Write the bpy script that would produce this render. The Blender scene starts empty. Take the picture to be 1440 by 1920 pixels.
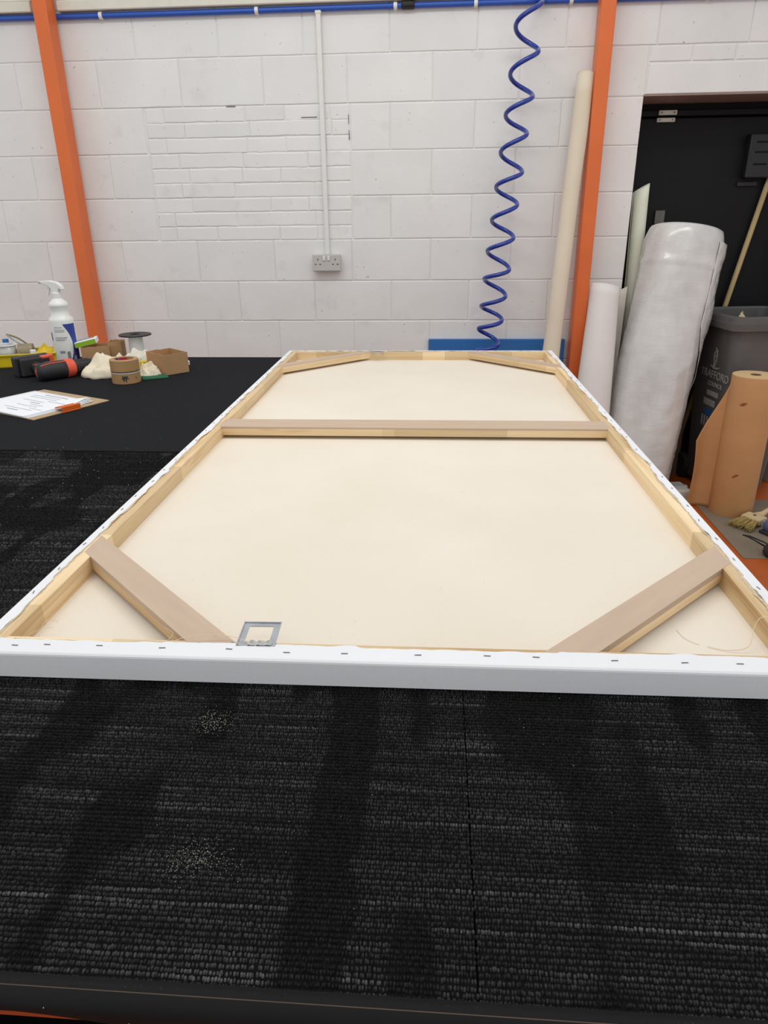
import bpy, bmesh, math, random
import numpy as np
from mathutils import Vector, Matrix, Quaternion, noise as mnoise

SC = bpy.context.scene
COL = SC.collection
rnd = random.Random(7)
PI = math.pi

# ------------------------------------------------------------------ camera
HC = 1.55                                   # eye height above the floor
cam_data = bpy.data.cameras.new('camera')
cam_data.sensor_fit = 'VERTICAL'
cam_data.sensor_height = 36.0
cam_data.lens = 1318.64 / 1920.0 * 36.0
cam_data.clip_start = 0.02
cam = bpy.data.objects.new('camera', cam_data)
COL.objects.link(cam)
cr = Vector((0.9974207, 0.07090226, -0.01117182))
cu = Vector((-0.01704361, 0.38514796, 0.92269744))
cf = Vector((-0.06972414, 0.92012712, -0.38536298))
cm = Matrix(((cr.x, cu.x, -cf.x, 0), (cr.y, cu.y, -cf.y, 0), (cr.z, cu.z, -cf.z, HC), (0, 0, 0, 1)))
cam.matrix_world = cm
SC.camera = cam

# ------------------------------------------------------------------ world, lamps, exposure
world = bpy.data.worlds.new('world')
SC.world = world
world.use_nodes = True
bgn = world.node_tree.nodes['Background']
bgn.inputs[0].default_value = (0.965, 0.988, 1.0, 1)
bgn.inputs[1].default_value = 0.70

def area(name, loc, sx, sy, watts, col=(1, 0.985, 0.96)):
    l = bpy.data.lights.new(name, 'AREA')
    l.shape = 'RECTANGLE'; l.size = sx; l.size_y = sy
    l.energy = watts; l.color = col
    o = bpy.data.objects.new(name, l); COL.objects.link(o)
    o.location = loc
    return o
area('ceiling_lamp', (-1.3, 1.0, 3.9), 0.35, 2.4, 4)
area('ceiling_lamp', (1.2, 1.0, 3.9), 0.35, 2.4, 4)
area('ceiling_lamp', (-0.5, 2.1, 3.9), 3.4, 0.35, 38)
area('ceiling_lamp', (-0.1, -1.2, 3.9), 2.4, 0.35, 8)

vs = SC.view_settings
vs.view_transform = 'Standard'
vs.look = 'None'
vs.exposure = 0.06
vs.gamma = 1.0
vs.use_curve_mapping = False

# ------------------------------------------------------------------ helpers: materials
def S(r, g, b):
    def f(c):
        c /= 255.0
        return c / 12.92 if c <= 0.04045 else ((c + 0.055) / 1.055) ** 2.4
    return (f(r), f(g), f(b), 1)

def new_mat(name):
    m = bpy.data.materials.new(name); m.use_nodes = True
    nt = m.node_tree
    return m, nt, nt.nodes['Principled BSDF']

def coords(nt, scale=(1, 1, 1), jitter=True):
    tc = nt.nodes.new('ShaderNodeTexCoord')
    out = tc.outputs['Object']
    if jitter:
        oi = nt.nodes.new('ShaderNodeObjectInfo')
        mu = nt.nodes.new('ShaderNodeMath'); mu.operation = 'MULTIPLY'; mu.inputs[1].default_value = 37.0
        nt.links.new(oi.outputs['Random'], mu.inputs[0])
        ad = nt.nodes.new('ShaderNodeVectorMath'); ad.operation = 'ADD'
        nt.links.new(out, ad.inputs[0]); nt.links.new(mu.outputs[0], ad.inputs[1])
        out = ad.outputs[0]
    mp = nt.nodes.new('ShaderNodeMapping'); mp.inputs['Scale'].default_value = scale
    nt.links.new(out, mp.inputs['Vector'])
    return mp.outputs[0]

def noise_tex(nt, vec, scale, detail=3, rough=0.55):
    n = nt.nodes.new('ShaderNodeTexNoise')
    n.inputs['Scale'].default_value = scale; n.inputs['Detail'].default_value = detail
    n.inputs['Roughness'].default_value = rough
    nt.links.new(vec, n.inputs['Vector'])
    return n.outputs['Fac']

def ramp(nt, fac, stops):
    r = nt.nodes.new('ShaderNodeValToRGB')
    while len(r.color_ramp.elements) < len(stops): r.color_ramp.elements.new(0.5)
    for e, (p, c) in zip(r.color_ramp.elements, stops):
        e.position = p; e.color = c
    nt.links.new(fac, r.inputs[0])
    return r.outputs[0]

def bump(nt, bs, height, strength, dist=0.002, prev=None):
    b = nt.nodes.new('ShaderNodeBump')
    b.inputs['Strength'].default_value = strength; b.inputs['Distance'].default_value = dist
    nt.links.new(height, b.inputs['Height'])
    if prev is not None: nt.links.new(prev, b.inputs['Normal'])
    nt.links.new(b.outputs[0], bs.inputs['Normal'])
    return b.outputs[0]

def mul(c, k): return (c[0] * k, c[1] * k, c[2] * k, 1)

def plain(name, col, rough=0.55, metal=0.0, var=0.08, vscale=30, bstr=0.15, bscale=150, bdist=0.0008, scale=(1, 1, 1), spec=0.5, coat=0.0):
    m, nt, bs = new_mat(name)
    v = coords(nt, scale)
    f = noise_tex(nt, v, vscale)
    c = ramp(nt, f, [(0.3, mul(col, 1 - var)), (0.7, mul(col, 1 + var))])
    nt.links.new(c, bs.inputs['Base Color'])
    bs.inputs['Roughness'].default_value = rough; bs.inputs['Metallic'].default_value = metal
    bs.inputs['Specular IOR Level'].default_value = spec
    if coat: bs.inputs['Coat Weight'].default_value = coat
    if bstr: bump(nt, bs, noise_tex(nt, v, bscale, 2), bstr, bdist)
    return m

def mix(nt, fac, a, b, mode='MIX'):
    n = nt.nodes.new('ShaderNodeMix'); n.data_type = 'RGBA'; n.blend_type = mode
    for s, val in ((n.inputs[0], fac), (n.inputs[6], a), (n.inputs[7], b)):
        if isinstance(val, (int, float, tuple)): s.default_value = val
        else: nt.links.new(val, s)
    return n.outputs[2]

def wall_paint():
    m, nt, bs = new_mat('white_masonry_paint')
    v = coords(nt)
    f = noise_tex(nt, v, 2.2, 4)
    c = ramp(nt, f, [(0.3, S(228, 228, 226)), (0.7, S(238, 238, 236))])
    pits = noise_tex(nt, v, 55, 3, 0.6)
    pm = ramp(nt, pits, [(0.70, (0, 0, 0, 1)), (0.76, (1, 1, 1, 1))])
    c2 = mix(nt, pm, c, S(150, 146, 141))
    gr = noise_tex(nt, v, 6, 4)
    gm = ramp(nt, gr, [(0.62, (0, 0, 0, 1)), (0.85, (0.35, 0.35, 0.35, 1))])
    c3 = mix(nt, gm, c2, S(176, 173, 168))
    nt.links.new(c3, bs.inputs['Base Color'])
    bs.inputs['Roughness'].default_value = 0.62
    b1 = bump(nt, bs, noise_tex(nt, v, 16, 4), 0.35, 0.004)
    bump(nt, bs, noise_tex(nt, v, 120, 3), 0.25, 0.0015, b1)
    return m

def pine(name='pine', a=(240, 218, 180), b=(196, 154, 100)):
    m, nt, bs = new_mat(name)
    v = coords(nt, (1.3, 42, 42))
    w = noise_tex(nt, v, 1.0, 4, 0.6)
    c = ramp(nt, w, [(0.35, S(*a)), (0.56, S(*[int(x * .72 + y * .28) for x, y in zip(a, b)])), (0.72, S(*b))])
    # finger jointed lengths differ in tone
    v2 = coords(nt, (2.6, 0.001, 0.001))
    vo = nt.nodes.new('ShaderNodeTexVoronoi'); vo.inputs['Scale'].default_value = 1.0
    nt.links.new(v2, vo.inputs['Vector'])
    sep = nt.nodes.new('ShaderNodeSeparateColor'); nt.links.new(vo.outputs['Color'], sep.inputs[0])
    tone = ramp(nt, sep.outputs[0], [(0.0, (0.80, 0.76, 0.70, 1)), (1.0, (1.08, 1.05, 1.03, 1))])
    c2 = mix(nt, 1.0, c, tone, 'MULTIPLY')
    # knots / reddish heart wood
    v3 = coords(nt, (2.2, 16, 16))
    k = noise_tex(nt, v3, 1.6, 2)
    km = ramp(nt, k, [(0.66, (0, 0, 0, 1)), (0.78, (0.55, 0.55, 0.55, 1))])
    c3 = mix(nt, km, c2, S(176, 112, 62))
    nt.links.new(c3, bs.inputs['Base Color'])
    bs.inputs['Roughness'].default_value = 0.6
    bump(nt, bs, w, 0.12, 0.001)
    return m

def weave(name, ca, cb, scale=520, strength=0.25, rough=0.85, stain=None):
    m, nt, bs = new_mat(name)
    v = coords(nt, jitter=False)
    w1 = nt.nodes.new('ShaderNodeTexWave'); w1.inputs['Scale'].default_value = scale / 6; w1.bands_direction = 'X'
    w2 = nt.nodes.new('ShaderNodeTexWave'); w2.inputs['Scale'].default_value = scale / 6; w2.bands_direction = 'Y'
    nt.links.new(v, w1.inputs['Vector']); nt.links.new(v, w2.inputs['Vector'])
    hm = nt.nodes.new('ShaderNodeMath'); hm.operation = 'MULTIPLY'
    nt.links.new(w1.outputs['Fac'], hm.inputs[0]); nt.links.new(w2.outputs['Fac'], hm.inputs[1])
    f = noise_tex(nt, v, 2.5, 4)
    c = ramp(nt, f, [(0.3, ca), (0.7, cb)])
    sp = noise_tex(nt, v, 140, 2)
    sm = ramp(nt, sp, [(0.74, (0, 0, 0, 1)), (0.78, (0.5, 0.5, 0.5, 1))])
    c = mix(nt, sm, c, stain or mul(cb, 0.72))
    nt.links.new(c, bs.inputs['Base Color'])
    bs.inputs['Roughness'].default_value = rough
    bs.inputs['Specular IOR Level'].default_value = 0.25
    bump(nt, bs, hm.outputs[0], strength, 0.0006)
    return m

def bubble_mat():
    m, nt, bs = new_mat('bubble_wrap_film')
    v = coords(nt, (1, 1, 1))
    vo = nt.nodes.new('ShaderNodeTexVoronoi'); vo.inputs['Scale'].default_value = 75; vo.inputs['Randomness'].default_value = 0.35
    nt.links.new(v, vo.inputs['Vector'])
    f = noise_tex(nt, coords(nt, (3, 3, 1.0)), 2.4, 4)
    c = ramp(nt, f, [(0.3, S(200, 199, 196)), (0.7, S(226, 225, 222))])
    nt.links.new(c, bs.inputs['Base Color'])
    rr = ramp(nt, noise_tex(nt, coords(nt, (4, 4, 14)), 3.0, 3), [(0.35, (0.16, 0.16, 0.16, 1)), (0.7, (0.34, 0.34, 0.34, 1))])
    nt.links.new(rr, bs.inputs['Roughness'])
    bs.inputs['Specular IOR Level'].default_value = 0.6
    bs.inputs['Coat Weight'].default_value = 0.6; bs.inputs['Coat Roughness'].default_value = 0.15
    b1 = bump(nt, bs, vo.outputs['Distance'], 0.10, 0.003)
    cr_ = noise_tex(nt, coords(nt, (5, 5, 26)), 1.6, 4)
    bump(nt, bs, cr_, 0.24, 0.006, b1)
    return m

M = {}
M['wall'] = wall_paint()
M['pine'] = pine()
M['kraft_cap'] = plain('brown_fibreboard', S(196, 172, 150), 0.75, var=0.05, vscale=12, scale=(0.5, 4, 4), bstr=0.1)
M['canvas_raw'] = weave('raw_cotton_canvas', S(228, 217, 200), S(233, 224, 210), stain=S(190, 172, 140))
M['canvas_white'] = weave('primed_white_canvas', S(230, 230, 233), S(236, 236, 239), 700, 0.3, 0.7)
M['raw_edge'] = plain('frayed_linen_edge', S(205, 186, 156), 0.9, var=0.15, vscale=200)
M['thread'] = plain('cotton_thread', S(226, 208, 176), 0.9)
M['steel'] = plain('galvanised_steel', S(184, 187, 192), 0.3, 0.85, var=0.1, vscale=60, bstr=0.1)
M['staple'] = plain('staple_wire', S(120, 120, 124), 0.35, 0.9)
M['orange'] = plain('orange_paint', S(226, 112, 52), 0.42, var=0.05, vscale=4, bstr=0.08, bscale=60)
M['orange_floor'] = plain('orange_floor_paint', S(180, 84, 22), 0.5, var=0.08, vscale=5, bstr=0.2, bscale=40)
M['cream_metal'] = plain('cream_painted_metal', S(222, 220, 206), 0.5, var=0.03)
M['blue_pipe'] = plain('blue_pipe_plastic', S(44, 88, 182), 0.35, var=0.05)
M['blue_hose'] = plain('blue_hose_polyurethane', S(16, 52, 150), 0.18, var=0.05, bstr=0.0, coat=0.4)
M['white_plastic'] = plain('white_plastic', S(232, 232, 228), 0.35, var=0.02, bstr=0.03)
M['grey_plastic_light'] = plain('grey_plastic_light', S(196, 194, 190), 0.4, var=0.02, bstr=0.03)
M['black_plastic'] = plain('black_plastic', S(26, 27, 29), 0.5, var=0.1, bstr=0.15, bscale=300)
M['black_door'] = plain('black_door_paint', S(16, 16, 19), 0.55, spec=0.25, var=0.12, vscale=6, bstr=0.1, bscale=20)
M['black_void'] = plain('black_frame_paint', S(9, 9, 10), 0.6, spec=0.2, var=0.1)
M['hinge'] = plain('worn_white_metal', S(205, 202, 190), 0.4, 0.2, var=0.08)
M['dark_metal'] = plain('dull_metal', S(110, 104, 98), 0.45, 0.7)
M['lintel'] = plain('brown_lintel_paint', S(150, 128, 120), 0.5, var=0.06)
M['blue_board'] = plain('blue_board_paint', S(42, 112, 182), 0.5, var=0.05, vscale=5)
M['cream_roll'] = weave('rolled_canvas', S(224, 211, 188), S(232, 221, 200), 400, 0.1)
M['cream_end'] = plain('rolled_canvas_end', S(214, 196, 160), 0.85, var=0.12, vscale=80)
M['white_paper'] = plain('white_paper', S(232, 226, 222), 0.8, var=0.02, vscale=6, bstr=0.05)
M['grey_paper'] = plain('off_white_paper', S(214, 210, 200), 0.8, var=0.03, vscale=6, bstr=0.05)
M['green_paper'] = plain('pale_cream_paper', S(234, 234, 214), 0.7, var=0.03, vscale=6, bstr=0.05)
M['bubble'] = bubble_mat()
M['bin'] = plain('grey_bin_plastic', S(94, 92, 91), 0.5, var=0.06, vscale=8, bstr=0.2, bscale=200)
M['bin_light'] = plain('faded_bin_print', S(176, 174, 172), 0.6, var=0.15, vscale=60)
M['bin_blue'] = plain('blue_sticker', S(50, 104, 172), 0.5)
M['kraft'] = plain('brown_kraft_paper', S(198, 148, 98), 0.72, var=0.05, vscale=3, scale=(1, 1, 3), bstr=0.08, bscale=40)
M['kraft_end'] = plain('kraft_roll_end', S(222, 188, 140), 0.8, var=0.08, vscale=90)
M['kraft_mark'] = plain('scuffed_kraft', S(150, 88, 44), 0.8, var=0.2, vscale=90)
M['card'] = plain('cardboard', S(178, 138, 96), 0.8, var=0.05, vscale=14, bstr=0.08)
M['card_dark'] = plain('dark_cardboard', S(120, 92, 70), 0.85, var=0.1, vscale=8)
M['mat'] = plain('grey_brown_board', S(130, 116, 99), 0.85, var=0.07, vscale=7)
M['stick'] = plain('wooden_pole', S(190, 166, 118), 0.6, var=0.1, vscale=8, scale=(10, 10, 1))
M['brush_wood'] = plain('pale_brush_wood', S(206, 182, 140), 0.55, var=0.06)
M['bristle'] = plain('natural_bristle', S(164, 140, 84), 0.8, var=0.25, vscale=60)
M['yellow'] = plain('yellow_plastic', S(216, 190, 8), 0.4, var=0.05, bstr=0.05)
M['yellow_cloth'] = plain('yellow_cloth', S(222, 192, 50), 0.85, var=0.1)
M['label_blue'] = plain('blue_label_print', S(44, 66, 150), 0.4, var=0.04, bstr=0)
M['label_grey'] = plain('grey_print', S(140, 142, 150), 0.6, var=0.1, bstr=0)
M['print_pale'] = plain('pale_print', S(196, 198, 206), 0.6, bstr=0)
M['label_dark'] = plain('dark_print', S(52, 52, 58), 0.6, bstr=0)
M['label_red'] = plain('red_print', S(190, 52, 60), 0.5, bstr=0)
M['tool_red'] = plain('coral_red_plastic', S(226, 88, 62), 0.42, var=0.05, bstr=0.05)
M['rubber'] = plain('black_rubber', S(38, 38, 40), 0.65, var=0.1)
M['rag'] = plain('cream_cotton_rag', S(226, 214, 190), 0.9, var=0.06, vscale=20, bstr=0.3, bscale=300)
M['rag_grey'] = plain('grey_white_rag', S(214, 208, 194), 0.9, var=0.06, vscale=20, bstr=0.3, bscale=300)
M['tape_brown'] = plain('brown_packing_tape', S(176, 138, 92), 0.35, var=0.04, bstr=0.05)
M['lime'] = plain('lime_green_print', S(140, 182, 40), 0.5, var=0.04)
M['board'] = plain('hardboard', S(176, 150, 114), 0.65, var=0.08, vscale=40)
M['sheet'] = plain('printed_sheet', S(236, 238, 242), 0.75, var=0.01, bstr=0.03)
M['clip_orange'] = plain('orange_clip_enamel', S(224, 104, 34), 0.3, var=0.04, bstr=0)
M['clear'] = plain('cloudy_clear_plastic', S(190, 190, 186), 0.2, var=0.1, vscale=40, bstr=0.1)
M['olive'] = plain('olive_tape', S(138, 126, 98), 0.35, var=0.12, vscale=50)
M['green_pad'] = plain('green_pad', S(30, 92, 62), 0.9)
M['carpet_plain'] = plain('plain_charcoal_carpet', S(30, 31, 34), 0.95, var=0.3, vscale=260, bstr=0.6, bscale=420, bdist=0.002, spec=0.1)
M['carpet_base'] = plain('carpet_backing', S(20, 20, 21), 0.95, var=0.3, vscale=200, bstr=0.4, bscale=300, spec=0.05)
M['vinyl'] = plain('black_vinyl', S(15, 14, 14), 0.7, spec=0.2, var=0.15, vscale=20, bstr=0.3, bscale=30)
M['orange_shaded'] = plain('shaded_orange_paint', S(150, 62, 24), 0.5, var=0.1)  # beam orange darkened in the colour for shade at the bench front
M['binding'] = plain('dull_brown_binding', S(74, 58, 46), 0.8)
M['ply'] = plain('plywood', S(170, 140, 100), 0.7, var=0.08)
M['dust'] = plain('pale_sawdust', S(178, 172, 158), 0.9)
M['shoe_blue'] = plain('blue_grey_tool_plastic', S(92, 100, 140), 0.5)

def carpet_pile_mat():
    m, nt, bs = new_mat('striped_loop_pile')
    at = nt.nodes.new('ShaderNodeAttribute'); at.attribute_name = 'yarn'
    nt.links.new(at.outputs['Color'], bs.inputs['Base Color'])
    bs.inputs['Roughness'].default_value = 0.9
    bs.inputs['Specular IOR Level'].default_value = 0.12
    return m
M['pile'] = carpet_pile_mat()

# ------------------------------------------------------------------ helpers: geometry
def tag(o, label=None, cat=None, group=None, kind=None):
    if label: o['label'] = label
    if cat: o['category'] = cat
    if group: o['group'] = group
    if kind: o['kind'] = kind
    return o

def thing(name, label, cat, loc=(0, 0, 0), rotz=0.0, group=None, kind=None):
    o = bpy.data.objects.new(name, None); COL.objects.link(o)
    o.empty_display_size = 0.05
    o.location = loc; o.rotation_euler = (0, 0, rotz)
    return tag(o, label, cat, group, kind)

def obj(name, bm, mat, parent=None, loc=(0, 0, 0), rot=(0, 0, 0), smooth=False, recalc=True):
    if recalc: bmesh.ops.recalc_face_normals(bm, faces=bm.faces[:])
    me = bpy.data.meshes.new(name); bm.to_mesh(me); bm.free()
    return mobj(name, me, mat, parent, loc, rot, smooth)

def mobj(name, me, mat, parent=None, loc=(0, 0, 0), rot=(0, 0, 0), smooth=False):
    if not me.materials: me.materials.append(M[mat] if isinstance(mat, str) else mat)
    if smooth:
        me.polygons.foreach_set('use_smooth', [True] * len(me.polygons))
    o = bpy.data.objects.new(name, me); COL.objects.link(o)
    o.location = loc; o.rotation_euler = rot
    if parent: o.parent = parent
    return o

def sharp(o, deg=35):
    me = o.data
    me.polygons.foreach_set('use_smooth', [True] * len(me.polygons))
    b = bmesh.new(); b.from_mesh(me)
    for e in b.edges:
        e.smooth = not (len(e.link_faces) == 2 and e.calc_face_angle(0) > math.radians(deg))
    b.to_mesh(me); b.free()
    return o

def box(bm, x0, x1, y0, y1, z0, z1, bev=0.0, seg=1):
    b = bmesh.new()
    bmesh.ops.create_cube(b, size=1.0)
    for q in b.verts:
        q.co = Vector((x0 + (q.co.x + .5) * (x1 - x0), y0 + (q.co.y + .5) * (y1 - y0), z0 + (q.co.z + .5) * (z1 - z0)))
    if bev: bmesh.ops.bevel(b, geom=b.edges[:], offset=bev, segments=seg, affect='EDGES', profile=0.5)
    add(bm, b); return bm

def add(bm, b, mat=None):
    me = bpy.data.meshes.new('tmp'); 
    if mat is not None: bmesh.ops.transform(b, matrix=mat, verts=b.verts[:])
    b.to_mesh(me); b.free()
    bm.from_mesh(me); bpy.data.meshes.remove(me)

def B(x0, x1, y0, y1, z0, z1, bev=0.0, seg=1):
    return box(bmesh.new(), x0, x1, y0, y1, z0, z1, bev, seg)

def tube(bm, pts, rads, seg=10, cap=True):
    pts = [Vector(p) for p in pts]
    if not isinstance(rads, (list, tuple)): rads = [rads] * len(pts)
    rings = []; up = None
    for i, p in enumerate(pts):
        t = (pts[min(i + 1, len(pts) - 1)] - pts[max(i - 1, 0)]).normalized()
        if up is None:
            up = t.orthogonal().normalized()
        else:
            up = (up - t * up.dot(t)).normalized()
        s = t.cross(up)
        rings.append([bm.verts.new(p + (up * math.cos(a) + s * math.sin(a)) * rads[i]) for a in [2 * PI * k / seg for k in range(seg)]])
    for a, b in zip(rings, rings[1:]):
        for k in range(seg):
            bm.faces.new((a[k], a[(k + 1) % seg], b[(k + 1) % seg], b[k]))
    if cap:
        bm.faces.new(rings[0][::-1]); bm.faces.new(rings[-1])
    return bm

def lathe(bm, prof, seg=28, ax='Z', closed=False):
    rings = []
    for r, z in prof:
        if r < 1e-6: rings.append([bm.verts.new((0, 0, z))])
        else: rings.append([bm.verts.new((r * math.cos(2 * PI * k / seg), r * math.sin(2 * PI * k / seg), z)) for k in range(seg)])
    pairs = list(zip(rings, rings[1:]))
    if closed: pairs.append((rings[-1], rings[0]))
    for a, b in pairs:
        for k in range(seg):
            k2 = (k + 1) % seg
            if len(a) == 1 and len(b) == 1: continue
            if len(a) == 1: bm.faces.new((a[0], b[k], b[k2]))
            elif len(b) == 1: bm.faces.new((a[k], a[k2], b[0]))
            else: bm.faces.new((a[k], a[k2], b[k2], b[k]))
    if ax == 'X':
        bmesh.ops.rotate(bm, verts=bm.verts[:], cent=(0, 0, 0), matrix=Matrix.Rotation(PI / 2, 3, 'Y'))
    return bm

def prism(bm, poly, z0, z1):
    lo = [bm.verts.new((x, y, z0)) for x, y in poly]; hi = [bm.verts.new((x, y, z1)) for x, y in poly]
    n = len(poly)
    bm.faces.new(lo[::-1]); bm.faces.new(hi)
    for i in range(n): bm.faces.new((lo[i], lo[(i + 1) % n], hi[(i + 1) % n], hi[i]))
    return bm

def surf(bm, fn, nu, nv, thick=0.0):
    """grid surface fn(u,v)->Vector; with a thickness it becomes a closed sheet"""
    V = [[Vector(fn(i / nu, j / nv)) for j in range(nv + 1)] for i in range(nu + 1)]
    G = [[bm.verts.new(p) for p in row] for row in V]
    for i in range(nu):
        for j in range(nv): bm.faces.new((G[i][j], G[i + 1][j], G[i + 1][j + 1], G[i][j + 1]))
    if thick:
        H = []
        for i in range(nu + 1):
            row = []
            for j in range(nv + 1):
                du = V[min(i + 1, nu)][j] - V[max(i - 1, 0)][j]; dv = V[i][min(j + 1, nv)] - V[i][max(j - 1, 0)]
                n = du.cross(dv)
                n = n.normalized() if n.length > 1e-12 else Vector((0, 0, 1))
                row.append(bm.verts.new(V[i][j] - n * thick))
            H.append(row)
        for i in range(nu):
            for j in range(nv): bm.faces.new((H[i][j + 1], H[i + 1][j + 1], H[i + 1][j], H[i][j]))
        for i in range(nu):
            bm.faces.new((G[i + 1][0], G[i][0], H[i][0], H[i + 1][0])); bm.faces.new((G[i][nv], G[i + 1][nv], H[i + 1][nv], H[i][nv]))
        for j in range(nv):
            bm.faces.new((G[0][j], G[0][j + 1], H[0][j + 1], H[0][j])); bm.faces.new((G[nu][j + 1], G[nu][j], H[nu][j], H[nu][j + 1]))
    return bm

def text_mesh(s, size, depth=0.0006):
    c = bpy.data.curves.new('lettering', 'FONT'); c.body = s; c.size = size; c.extrude = depth; c.align_x = 'CENTER'; c.align_y = 'CENTER'
    o = bpy.data.objects.new('lettering', c); COL.objects.link(o)
    dg = bpy.context.evaluated_depsgraph_get()
    me = bpy.data.meshes.new_from_object(o.evaluated_get(dg))
    me.materials.clear()
    bpy.data.objects.remove(o); bpy.data.curves.remove(c)
    return me

def n1(x, y=0.0, z=0.0): return mnoise.noise(Vector((x, y, z)))

# ================================================================== SETTING
W = 4.27                                    # face of the block wall
HEAD = 2.123                                # underside of the door opening
DX0, DX1 = 1.049, 2.08                      # door opening
def J(k): return 0.9916 + 0.225 * k         # block courses (bed joints)

bm = bmesh.new()
box(bm, -4.3, 6.0, -3.0, 6.2, -0.1, 0.0)
fl = obj('floor', bm, 'orange_floor'); tag(fl, 'orange painted workshop floor', None, kind='structure')

bm = bmesh.new()
box(bm, -4.2, DX0, W + .005, W + .30, 0, 2.95)
box(bm, DX0, DX1, W + .005, W + .30, HEAD + .004, 2.95)
box(bm, DX1, 3.6, W + .005, W + .30, 0, 2.95)
wall = obj('wall_back', bm, 'wall'); tag(wall, 'white painted concrete block wall with a bricked-up patch', None, kind='structure')

bseed = [0.0]
def block_mesh(w, h, wob=0.0012, inset=0.004, nx=6, nz=3):
    """block face with slightly uneven, rounded-over edges; front at y=0, sides run back into the joint"""
    bseed[0] += 1.7
    sd = bseed[0]
    if w < .15: nx = 3
    if h < .12: nz = 2
    per = [(w * k / nx, 0) for k in range(nx)] + [(w, h * k / nz) for k in range(nz)] + [(w * (1 - k / nx), h) for k in range(nx)] + [(0, h * (1 - k / nz)) for k in range(nz)]
    def ring(ins, y, am):
        out = []
        for k, (x, z) in enumerate(per):
            x2 = min(max(x, ins), w - ins) + am * n1(k * 1.37 + sd, 2.0); z2 = min(max(z, ins), h - ins) + am * n1(k * 1.37 + sd, 9.0)
            out.append(b.verts.new((x2, y, z2)))
        return out
    b = bmesh.new()
    rs = [ring(0, .012, wob), ring(0, .0032, wob), ring(inset * .45, .0008, wob * 1.5), ring(inset, 0, wob * 1.5)]
    n = len(per)
    for r0, r1 in zip(rs, rs[1:]):
        for k in range(n): b.faces.new((r0[k], r0[(k + 1) % n], r1[(k + 1) % n], r1[k]))
    b.faces.new(rs[-1])
    bmesh.ops.recalc_face_normals(b, faces=b.faces[:])
    me = bpy.data.meshes.new('block'); b.to_mesh(me); b.free()
    me.materials.append(M['wall'])
    return me
fulls = [block_mesh(0.4453, 0.2200) for _ in range(6)]
PX0, PX1, PZ0, PZ1 = -1.605, -0.482, J(2), J(5)       # the bricked-up opening
def put_block(x0, x1, z0, z1, name='block'):
    if x1 - x0 < 0.02: return
    y = W + rnd.uniform(-0.0008, 0.0008)
    if abs((x1 - x0) - 0.4453) < 0.002 and abs((z1 - z0) - 0.2200) < 0.002: me = rnd.choice(fulls)
    else: me = block_mesh(x1 - x0, z1 - z0)
    o = mobj(name, me, 'wall', wall, (x0, y, z0), (0, rnd.uniform(-.0015, .0015), 0))
def put_run(x0, x1, z0, z1):
    # cut away what the patch and the door opening take
    spans = [(x0, x1)]
    if z1 > PZ0 + .01 and z0 < PZ1 - .01:
        n = []
        for a, b in spans:
            if b <= PX0 or a >= PX1: n.append((a, b)); continue
            if a < PX0: n.append((a, PX0 - .004))
            if b > PX1: n.append((PX1 + .004, b))
        spans = n
    if z0 < HEAD - .02:
        n = []
        for a, b in spans:
            if b <= DX0 or a >= DX1: n.append((a, b)); continue
            if a < DX0: n.append((a, DX0))
            if b > DX1: n.append((DX1, b))
        spans = n
    for a, b in spans: put_block(a, b, z0, z1)
for r in range(-5, 9):
    z0, z1 = max(0.0, J(r) + .0025), min(J(r + 1) - .0025, 2.94)
    if z1 - z0 < 0.03: continue
    off = -0.04 if (r % 2) else -0.265
    x = off - 0.4503 * 10
    while x < 3.6:
        a, b = max(x + .0025, -4.2), min(x + .4503 - .0025, 3.6)
        if b > a:
            if r == 5 and b > 1.05:
                if a < 1.05: put_run(a, 1.05, z0, z1)
            else: put_run(a, b, z0, z1)
        x += 0.4503
# lintel course over the door
put_block(1.059, 2.30, HEAD + .003, 2.262, 'lintel')
x = 1.059
while x < 2.3:
    put_block(x, x + .205, 2.270, J(6) - .0045, 'brick'); x += .214
put_block(2.309, 3.6, J(5) + .0045, J(6) - .0045)
# bricked-up patch
rows = 9
for r in range(rows):
    z0 = PZ0 + r * .075; x = PX0 + .002
    L = rnd.choice([.10, .16, .21])
    while x < PX1 - .01:
        e = min(x + L, PX1 - .002)
        if PX1 - e < .08: e = PX1 - .002
        me = block_mesh(e - x - .0015, .0715 + rnd.uniform(-.0015, .001), wob=.0032, inset=.005, nx=9)
        mobj('brick', me, 'wall', wall, (x, W + rnd.uniform(-.0004, .0022), z0 + .002 + rnd.uniform(-.0015, .0015)), (0, rnd.uniform(-.006, .006), 0))
        x = e + .0015
        L = rnd.choice([.215, .24, .36, .45, .30])
# open cracks in the paint of the patch
for x, z, w_, h_ in ((-.745, 2.055, .085, .0028), (-.490, 2.02, .0028, .045), (-.489, 1.945, .0028, .045), (-1.15, 2.114, .05, .002), (-.62, 1.78, .0025, .012), (-.62, 1.63, .0025, .010)):
    obj('crack', B(x, x + w_, W - .0016, W + .004, z, z + h_), 'dark_metal', wall)

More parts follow.
